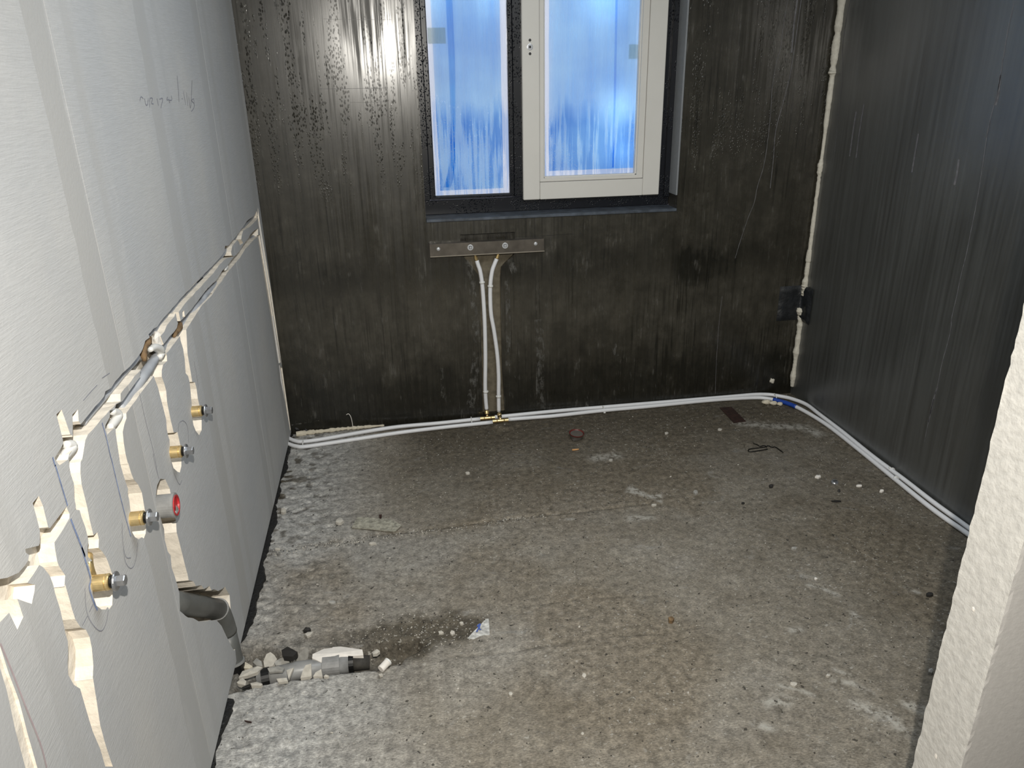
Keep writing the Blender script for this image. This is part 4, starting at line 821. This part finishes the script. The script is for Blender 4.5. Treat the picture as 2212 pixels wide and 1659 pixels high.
# pu foam in the right-hand corner, sealing membrane and foam scraps
def foam(pts, w, label, seed, X0=None):
    rr = random.Random(seed); P = smoothpath([ony(a, b, YB-.016) for a, b in pts], 10); P = [Vector((min(p.x+rr.uniform(-.003, .003), XR-.004), p.y, p.z)) for p in P]
    n = len(P); ww = np.interp(np.linspace(0, 1, n), np.linspace(0, 1, len(w)), w); kk = np.interp(np.arange(n), np.arange(0, n+4, 4), [rr.uniform(.72, 1.32) for _ in np.arange(0, n+4, 4)])
    return tag(obj('foam_bead', *tube(P, [float(1.25*a*b*rr.uniform(.94, 1.06)) for a, b in zip(ww, kk)], 12), M_foam2, smooth=True), label, 'foam')
px_ = lambda z, zs: crop(1450, 0, 2.903, z) if zs else crop(1500, 500, 4.608, z)
foam([(1836, -60)]+px_([(1080, 10), (1062, 130), (1055, 230), (1042, 330), (1012, 430), (1020, 480), (1002, 600), (985, 700), (965, 860), (950, 960), (935, 1050), (924, 1160), (905, 1300), (890, 1430), (885, 1500), (868, 1640)], 1)+px_([(1165, 180), (1140, 320), (1125, 430), (1105, 510), (1095, 590), (1080, 640)], 0), [.014, .015, .013, .012, .013, .012, .009, .008, .008, .0075, .008, .009, .010, .010, .008, .014, .007], 'long cream foam bead filling the upper corner seam', 3)
foam(px_([(1050, 760), (1060, 820), (1062, 900), (1055, 1000), (1045, 1120), (1035, 1220), (1020, 1330), (1005, 1450), (990, 1540)], 0), [.011, .013, .010, .012, .013, .011, .011, .012, .009], 'short cream foam bead in the corner seam below the black membrane', 4)
mx0, mx1, mz0, mz1 = on_back(1677, 690).x, XR-.001, on_back(1700, 692).z, on_back(1700, 618).z
bm = bmesh.new(); nu, nv = 16, 16; grid = []
for i in range(nu+1):
    row = []
    for j in range(nv+1):
        u, z = -.0+i/nu, mz0+(mz1-mz0)*j/nv
        L0 = mx1-mx0; L1 = .085; s = u*(L0+L1); e = min(i, nu-i, j, nv-j)
        lift = .0015+random.uniform(0, .004)*(e > 0)+.009*min(1, e/2)*(.45+.9*abs(math.sin(s*110+z*14)*math.cos(z*21+s*30)))
        p = Vector((mx0+s, YB-lift, z)) if s < L0-.012 else (Vector((XR-lift-.004, YB-.008-(s-L0+.012)*.9, z)))
        row.append(p)
    grid.append(row)
vs = [p for r in grid for p in r]; fs = [(i*(nv+1)+j, i*(nv+1)+j+1, (i+1)*(nv+1)+j+1, (i+1)*(nv+1)+j) for i in range(nu) for j in range(nv)]; bm.free()
tag(obj('sealing_membrane', vs, fs, M_patch, smooth=True), 'wrinkled black membrane patch folded into the corner between the foam beads', 'membrane')
p = onz(1655, 869, .012); q_ = onz(1690, 873, .012)
tag(obj('foam_scrap', *join(lump(p, (.022, .014, .013), 31, 2, .2), lump(p.lerp(q_, .45), (.02, .012, .011), 32, 2, .2), lump(p.lerp(q_, .85), (.014, .011, .010), 33, 2, .2)), M_foam, smooth=True), 'cream foam scrap beside the pipes and the blue tape', 'foam')
p = ony(1668, 823, YB-.006); tag(obj('foam_scrap', *lump(p, (.011, .007, .013), 35, 2, .3), M_foam2, smooth=True), 'small white foam dab low on the wall left of corner', 'foam')
# old foam strip along the foot of the back wall, left corner
P = [onz(a, b, .010) for a, b in ((640, 938), (670, 934), (700, 931), (740, 926), (770, 924), (800, 921), (830, 919))]; P = smoothpath([Vector((v.x, min(v.y, YB-.004), v.z)) for v in P], 8)
rr = random.Random(5); tag(obj('foam_strip', *tube(P, [float(.012*(1-.55*i/len(P))*rr.uniform(.7, 1.25)) for i in range(len(P))], 10), M_foam), 'cream foam strip between back wall and floor beside left corner', 'foam')
P = [ony(a, b, YB-.006) for a, b in ((748, 896), (753, 894), (758, 901), (761, 914), (762, 922))]; tag(obj('plastic_curl', *tube(smoothpath(P, 4), .0016, 8), M_plast, smooth=True), 'thin white plastic curl standing above the foam strip', 'offcut')
tag(obj('crumpled_membrane', *lump(onz(652, 928, .015), (.024, .02, .032), 77, 3, .45), M_bitu), 'crumpled black membrane scrap in the left floor corner', 'membrane')

# ================================================================== DEBRIS ON THE FLOOR
def flake(name, pts, th, mt, label, cat, lift=.001, tilt=(0, 0), group=None, parent=None, jit=0., seed=1, z0=None):
    rr = random.Random(seed); c = onf(sum(p[0] for p in pts)/len(pts), sum(p[1] for p in pts)/len(pts)); P = []
    if z0 is not None: c = onz(sum(p[0] for p in pts)/len(pts), sum(p[1] for p in pts)/len(pts), z0)
    for a, b in pts:
        g = onz(a, b, c.z+lift); h = c.z+lift+th+(g.x-c.x)*tilt[0]+(g.y-c.y)*tilt[1]+rr.uniform(-jit, jit)
        q = onz(a, b, h); P.append(q)
    v, f = prism(P, (0, 0, -th)); m_ = sum(P, Vector())/len(P)+Vector((0, 0, th*.25)); k = len(v); v.append(m_); n = len(P)
    f = f[1:]+[(i, (i+1) % n, k) for i in range(n)]
    o = obj(name, v, f, mt, parent); return tag(o, label, cat, group) if parent is None else o
Q1 = (480, 1300); QS = 4.608
W = lambda pts: crop(*Q1, QS, pts)
# rubble round the floor drain
flake('plaster_shard', W([(895, 560), (900, 520), (1040, 455), (1180, 445), (1395, 475), (1405, 530), (1300, 540), (1190, 555), (1100, 580), (980, 600)]), .022, M_plast, 'long white plaster slab lying behind the grey floor drain pipe', 'plaster piece', .006, jit=.004, seed=2, z0=-.032)
trg = 'plaster shards thrown round the drain pipe'
for i, (pts, th, mt, lab, tl, *zz) in enumerate([
    ([(410, 590), (440, 520), (480, 500), (520, 530), (545, 570), (500, 640), (420, 650)], .012, M_chip, 'tan rounded plaster shard standing left of the white slab', (0, .4), -0.035),
    ([(770, 510), (845, 447), (862, 480), (850, 560), (800, 610), (735, 600)], .008, M_chipg, 'pointed grey plaster shard leaning beside white slab', (.3, .6), -0.03),
    ([(520, 600), (580, 560), (640, 555), (670, 600), (600, 630), (530, 632)], .012, M_chipg, 'flat grey plaster piece left of the pointed shard', (0, .2), -0.028),
    ([(305, 600), (340, 560), (390, 590), (400, 640), (340, 635)], .016, M_chipg, 'dark grey stone-like lump near the wall in the trench', (0, 0), -0.04),
    ([(190, 610), (235, 600), (300, 640), (270, 665), (200, 655)], .014, M_foam, 'yellowish lump beside the black pipe sleeve', (0, 0), -0.035),
    ([(165, 750), (200, 690), (350, 640), (400, 650), (350, 700), (250, 735)], .010, M_chip, 'broken pale plaster piece above the black clamp', (0, .1), -0.014),
    ([(800, 690), (830, 630), (885, 615), (890, 730), (870, 745), (780, 755)], .010, M_chip, 'tan triangular shard resting on the front of the drain pipe', (0, .5), 0.002),
    ([(640, 680), (710, 655), (660, 770)], .008, M_chip, 'thin grey wedge shard lying across the drain pipe', (0, .3), 0.002),
    ([(905, 740), (930, 700), (985, 670), (1000, 745)], .012, M_chip, 'cream crumb heap at the front of the pipe socket', (0, .3), -0.006),
    ([(1010, 740), (1030, 722), (1062, 735), (1040, 748)], .008, M_chip, 'small cream crumb under the pipe socket', (0, .2), -0.006),
    ([(145, 800), (200, 755), (240, 790), (230, 830), (160, 815)], .012, M_chip, 'cream plaster block against the wall foot', (0, .1), -0.008),
    ([(280, 810), (340, 795), (400, 815), (385, 835), (290, 832)], .012, M_chip, 'cream lump in front of the black clamp', (0, .1), -0.006),
    ([(450, 660), (560, 640), (620, 660), (600, 690), (470, 700)], .006, M_chipg, 'dusty grey flake on top of drain pipe', (0, .1), 0.002),
    ([(540, 765), (640, 755), (655, 790), (560, 800)], .008, M_chip, 'flat tan flake at the front trench edge', (0, .2), 0.002),
    ([(655, 550), (700, 530), (720, 560), (690, 585)], .010, M_chip, 'small pale chip behind the drain pipe', (0, .2), -0.028),
    ([(1490, 500), (1540, 470), (1570, 490), (1540, 515), (1500, 520)], .010, M_chip, 'pale chip to the right of the white slab', (0, .1)),
    ([(1555, 720), (1590, 708), (1600, 730), (1570, 738)], .006, M_chip, 'white crumb below the short white plug', (0, 0))]):
    flake('plaster_shard', W(pts), th, mt, lab, 'plaster piece', .004, tl, jit=.002, seed=i+10, z0=zz[0] if zz else None)
flake('black_stone', W([(590, 480), (650, 445), (700, 470), (750, 500), (700, 545), (610, 540)]), .016, M_dark, 'black bitumen lump behind the grey flakes in the trench', 'stone', .002, jit=.004, seed=3)
pl_a, pl_b = onf(*W([(1578, 672)])[0], .012), onf(*W([(1625, 622)])[0], .016)
t = thing('pipe_plug', pl_a-Vector((0, 0, .012)), 'short white plastic plug lying at the end of trench', 'plug'); obj('plug_body', *lathe(pl_a, pl_b-pl_a, [(0, .0105), (.032, .0105), (.032, .0085), (.028, .0085)], 18), M_plast, t); obj('plug_rim', *lathe(pl_a, pl_b-pl_a, [(.027, .0118), (.032, .0118), (.032, .009), (.027, .009)], 18), M_clip, t)
flake('black_stone', W([(805, 280), (830, 252), (870, 255), (882, 270), (850, 285)]), .012, M_dark, 'black stone lying beside cream chip at trench edge', 'stone', .001, seed=4)
flake('plaster_chip', W([(822, 318), (850, 300), (905, 295), (880, 330), (845, 342)]), .008, M_chip, 'cream chip lying just below the black stone', 'plaster piece', seed=5)
flake('wire_scrap', W([(220, 1178), (250, 1183), (292, 1190), (290, 1198), (245, 1192)]), .004, M_rust, 'small reddish wire scrap near the left wall', 'wire', seed=5)
# cloudy plastic strip, grout smear, torn paper
U = lambda pts: crop(560, 920, 3.456, pts)
flake('plastic_strip', U([(735, 680), (800, 683), (880, 690), (940, 690), (990, 700), (1030, 722), (1062, 742), (1040, 762), (1015, 786), (940, 782), (880, 775), (780, 765), (690, 758), (708, 722)]), .003, M_strip, 'cloudy torn plastic strip lying on the left part of the floor', 'plastic', .007, jit=.002, seed=7)
flake('rust_flake', U([(893, 662), (915, 660), (912, 690), (900, 692)]), .004, M_rust, 'reddish rust flake by the plastic strip', 'scrap', .006, seed=7)
V_ = lambda pts: crop(1200, 860, 3.456, pts)
pp = flake('torn_paper', U([(1555, 1585), (1590, 1545), (1625, 1510), (1665, 1470), (1690, 1440), (1712, 1438), (1718, 1500), (1720, 1562), (1680, 1560), (1640, 1572), (1600, 1592)]), .0015, M_paper, 'torn white paper scrap with a blue pen mark', 'paper', jit=.0015, seed=6)
def onfl(a, b): v = onf(a, b, .0068); return v
v, f = ribbon(U([(1622, 1540), (1640, 1505), (1630, 1495), (1650, 1480), (1642, 1512), (1655, 1525)]), .004, onfl, Vector((0, 0, 1)), .0012); obj('pen_mark', v, f, simple('blue_ink', (.05, .10, .36), .7), pp)
# rusty plate, wire loop, tin lid, filter tip, bottle cap
Z = lambda pts: crop(*R1, RS, pts)
flake('rusty_plate', Z([(170, 312), (250, 306), (345, 402), (265, 413)]), .003, M_rust, 'dark rusty metal plate by the pipes near back right corner', 'metal plate', seed=3)
wl_ = [onf(a, b, .003) for a, b in Z([(490, 592), (440, 600), (375, 609), (362, 600), (372, 590), (420, 584), (475, 576), (494, 568), (520, 578), (545, 578), (595, 613)])]
tag(obj('wire_loop', *tube(smoothpath(wl_, 5), .0024, 8), M_wire, smooth=True), 'dark bent wire loop lying on the floor, right of centre', 'wire')
wl_ = [onf(a, b, .003) for a, b in Z([(395, 553), (420, 560), (440, 572), (470, 566), (485, 580)])]
tag(obj('wire_scrap', *tube(smoothpath(wl_, 4), .002, 8), M_wire, smooth=True), 'short twisted dark wire just above the wire loop', 'wire')
c = onf(1245, 948); t = thing('tin_lid', c, 'dull tin lid with red rim standing on the floor below the window', 'lid')
obj('tin_body', *lathe(c+Vector((0, .004, .002)), (.05, -.1, 1), [(0, .024), (.004, .0285), (.020, .0290), (.021, .0275)], 26), M_tin, t)
obj('red_rim', *lathe(c+Vector((0, .004, .002)), (.05, -.1, 1), [(.0195, .0290), (.026, .0345), (.028, .0345), (.028, .0325), (.0225, .0285)], 28), simple('red_enamel', (.115, .018, .014), .45, amp=.4), t)
obj('lid_disc', *lathe(c+Vector((0, .003, .002)), (.05, -.1, 1), [(.0220, .0290), (.0245, .0290), (.0255, .006)], 26), simple('dusty_tin', (.125, .11, .095), .55, .2), t)
obj('dirt_clod', *lump(c+Vector((-.012, -.018, .006)), (.013, .010, .008), 41, 2, .4), M_tin, t)
a_, b_ = onf(1236, 972, .005), onf(1250, 970.5, .005); tag(obj('filter_tip', *tube([a_, b_], [.0036, .0036], 10), M_cork, smooth=True), 'orange filter tip just below the tin lid', 'cigarette end')
c = onf(1803, 1043); t = thing('bottle_cap', c, 'crimped shiny metal cap on the floor near right wall pipes', 'cap')
v, f = lathe(c+Vector((0, 0, .001)), (.1, -.25, 1), [(0, .0150), (.004, .0145), (.007, .0125), (.0078, .006)], 22); v = [Vector(p)+(Vector((p[0]-c.x, p[1]-c.y, 0))*.10*(i % 2) if i < 22 else Vector()) for i, p in enumerate(v)]
obj('cap_shell', v, f, M_steel, t); obj('cap_ridge', *bevbox(c.x-.008, c.x+.008, c.y-.002, c.y+.002, c.z+.008, c.z+.0105, .0008), M_dark, t)
# single chips worth naming, then the alike ones
named = [((1768, 1028), 15, 6, .008, M_plast, 'white shell-like chip left of the shiny metal cap'), ((1856, 1048), 15, 4, .006, M_plast, 'flat white chip right of the shiny metal cap'), ((1905, 1059), 11, 6, .008, M_plast, 'small white offcut nearest the right pipes'),
    ((733, 1124), 17, 14, .012, M_chip, 'cream angular chip left of the cloudy plastic strip'), ((612, 1102), 15, 14, .012, M_chip, 'cream chip close to the black strip at left wall'), ((805, 1173), 20, 5, .006, M_chip, 'long pale chip on the floor seam'),
    ((1010, 1021), 11, 6, .006, M_chip, 'oval pale chip behind the cloudy plastic strip'), ((952, 1366), 12, 9, .008, M_chip, 'first of two cream chips left of torn paper'), ((977, 1366), 12, 11, .008, M_chip, 'second of two cream chips, nearer to torn paper'), ((997, 1345), 10, 7, .007, M_chip, 'cream chip above torn paper'),
    ((1412, 1090), 14, 5, .006, M_chip, 'pale stone just below the dried grout smear'), ((1503, 1062), 12, 9, .008, M_chipg, 'round tan pebble right of the grout smear'), ((1716, 1183), 14, 7, .007, M_chipg, 'pale flat chip in the right half of floor'), ((1605, 1086), 9, 5, .004, M_dark, 'black speck of rubber in the middle right'),
    ((1666, 1048), 12, 7, .008, M_dark, 'black clod left of the white shell-like chip'), ((1813, 1060), 7, 9, .004, M_dark, 'dark sliver just below the shiny metal cap'), ((1807, 1082), 26, 4, .003, M_dark, 'dark twig below the shiny metal cap'), ((1450, 1336), 14, 12, .010, M_wood, 'brown pebble in the front right half'),
    ((1262, 1458), 10, 12, .006, M_chip, 'cream shell chip in the front middle'), ((1103, 1498), 9, 9, .006, M_chip, 'tan round chip in the front middle'), ((2009, 1282), 18, 7, .008, M_dark, 'dark flat stone beside the right partition end'), ((2011, 1448), 16, 12, .012, M_chipg, 'grey stone against the right partition end'),
    ((1714, 1477), 18, 10, .008, M_chip, 'pale crumbly chip in the front right floor'), ((1790, 1458), 12, 7, .006, M_chip, 'flat tan chip in the front right floor'), ((1762, 1249), 8, 5, .005, M_plast, 'bright white chip front of the right corner'), ((600, 1185), 14, 6, .006, M_chip, 'pale crumb at the left end of floor seam'),
    ((718, 1300), 16, 9, .007, M_chipg, 'pale grey crumb between strip and trench'), ((1320, 993), 10, 6, .006, M_chip, 'light speck below the filter tip'), ((1440, 935), 9, 5, .006, M_chip, 'pale crumb right of the tin lid'), ((1555, 927), 10, 5, .005, M_chip, 'curved white chip below the rusty plate')]
for i, (p, w, h, th, mt, lab) in enumerate(named):
    rr = random.Random(100+i); n = rr.choice((5, 6, 7)); a0 = rr.random()*6
    pts = [(p[0]+w*.5*math.cos(a0+6.283*k/n)*rr.uniform(.7, 1.1), p[1]+h*.5*math.sin(a0+6.283*k/n)*rr.uniform(.7, 1.1)) for k in range(n)]
    flake('loose_chip', pts, th, mt, lab, 'chip', .0015, (rr.uniform(-.2, .2), rr.uniform(0, .3)), jit=th*.15, seed=i)
proto = {}
for mt in (M_chip, M_chipg, M_dark):
    v, f = lump((0, 0, 0), (1, .75, .5), 200+len(proto), 1, .35); o = obj('small_chip', v, f, mt); proto[mt] = o
pn = 0; order = []
for i in range(120):
    mt = rng.choice([0, 0, 1, 2]); mt = (M_chip, M_chipg, M_dark)[mt]
    for _ in range(50):
        x, y = rng.uniform(XL+.04, 1.85), rng.uniform(1.36, 3.25)
        if rng.random() < (.35+.65*(x < .1)+.3*(y > 2.6)) and not (x > .80 and y < x/.955-.02) and float(pseg(np.array([x]), np.array([y]), TR, True)[0]) > .03 and not pin(np.array([x]), np.array([y]), TR)[0]: break
    order.append((mt, x, y, float(rng.uniform(.0016, .0042))))
used = set()
for mt, x, y, r_ in order:
    o = proto[mt] if mt not in used else proto[mt].copy()
    if mt in used: COL.objects.link(o)
    used.add(mt); o.scale = (r_, r_*float(rng.uniform(.7, 1.1)), r_); o.rotation_euler = (0, 0, float(rng.uniform(0, 6.3))); o.location = (x, y, fz(x, y)-r_*.05)
    nm = {M_chip: 'tiny cream plaster crumb lying loose on the concrete floor', M_chipg: 'tiny grey mortar crumb lying loose on the concrete floor', M_dark: 'tiny black crumb lying loose on the concrete floor'}[mt]
    tag(o, nm, 'crumb', {M_chip: 'cream crumbs on the floor', M_chipg: 'grey crumbs on the floor', M_dark: 'black crumbs on the floor'}[mt])
# fine grit nobody could count
vs, fs, mi = [], [], []
seam = smoothpath([Vector((a, b, 0)) for a, b in ST1], 30); seam2 = smoothpath([Vector((a, b, 0)) for a, b in TRW[4:9]], 30)
for i in range(5200):
    x, y = rng.uniform(XL+.02, 1.86), rng.uniform(1.25, 3.24); big = 1.
    if i < 420: p = seam[int(rng.random()**1.3*len(seam)*.75)]; x, y = p.x+rng.normal(0, .02), p.y-.02+rng.normal(0, .014); big = 1.5
    elif i < 760: p = seam2[int(rng.integers(len(seam2)))]; x, y = p.x+rng.normal(0, .07)-.05, p.y+rng.normal(0, .045)-.03; big = 1.4
    if x > .85 and y < x/.955+.0: continue
    if pin(np.array([x]), np.array([y]), TR)[0] and (y < 1.83 or i % 3): continue
    if i >= 760 and float(fbm(np.array([x]), np.array([y]), 4, 7)[0]) < .40+.1*rng.random(): continue
    r_ = rng.uniform(.0008, .0029)*big; z = fz(x, y)+r_*.3; k = len(vs)
    vs += [(x+r_, y, z), (x-.4*r_, y+.9*r_, z), (x-.5*r_, y-.8*r_, z), (x+.1*r_, y, z+r_*.9)]; fs += [(k, k+1, k+3), (k+1, k+2, k+3), (k+2, k, k+3), (k, k+2, k+1)]; c_ = int(rng.choice([0, 0, 1, 1, 2])); mi += [c_]*4
tag(obj('grit', vs, fs, [M_chip, M_chipg, M_dark], None, mi), 'fine grit scattered over the whole concrete floor', 'grit', kind='stuff')
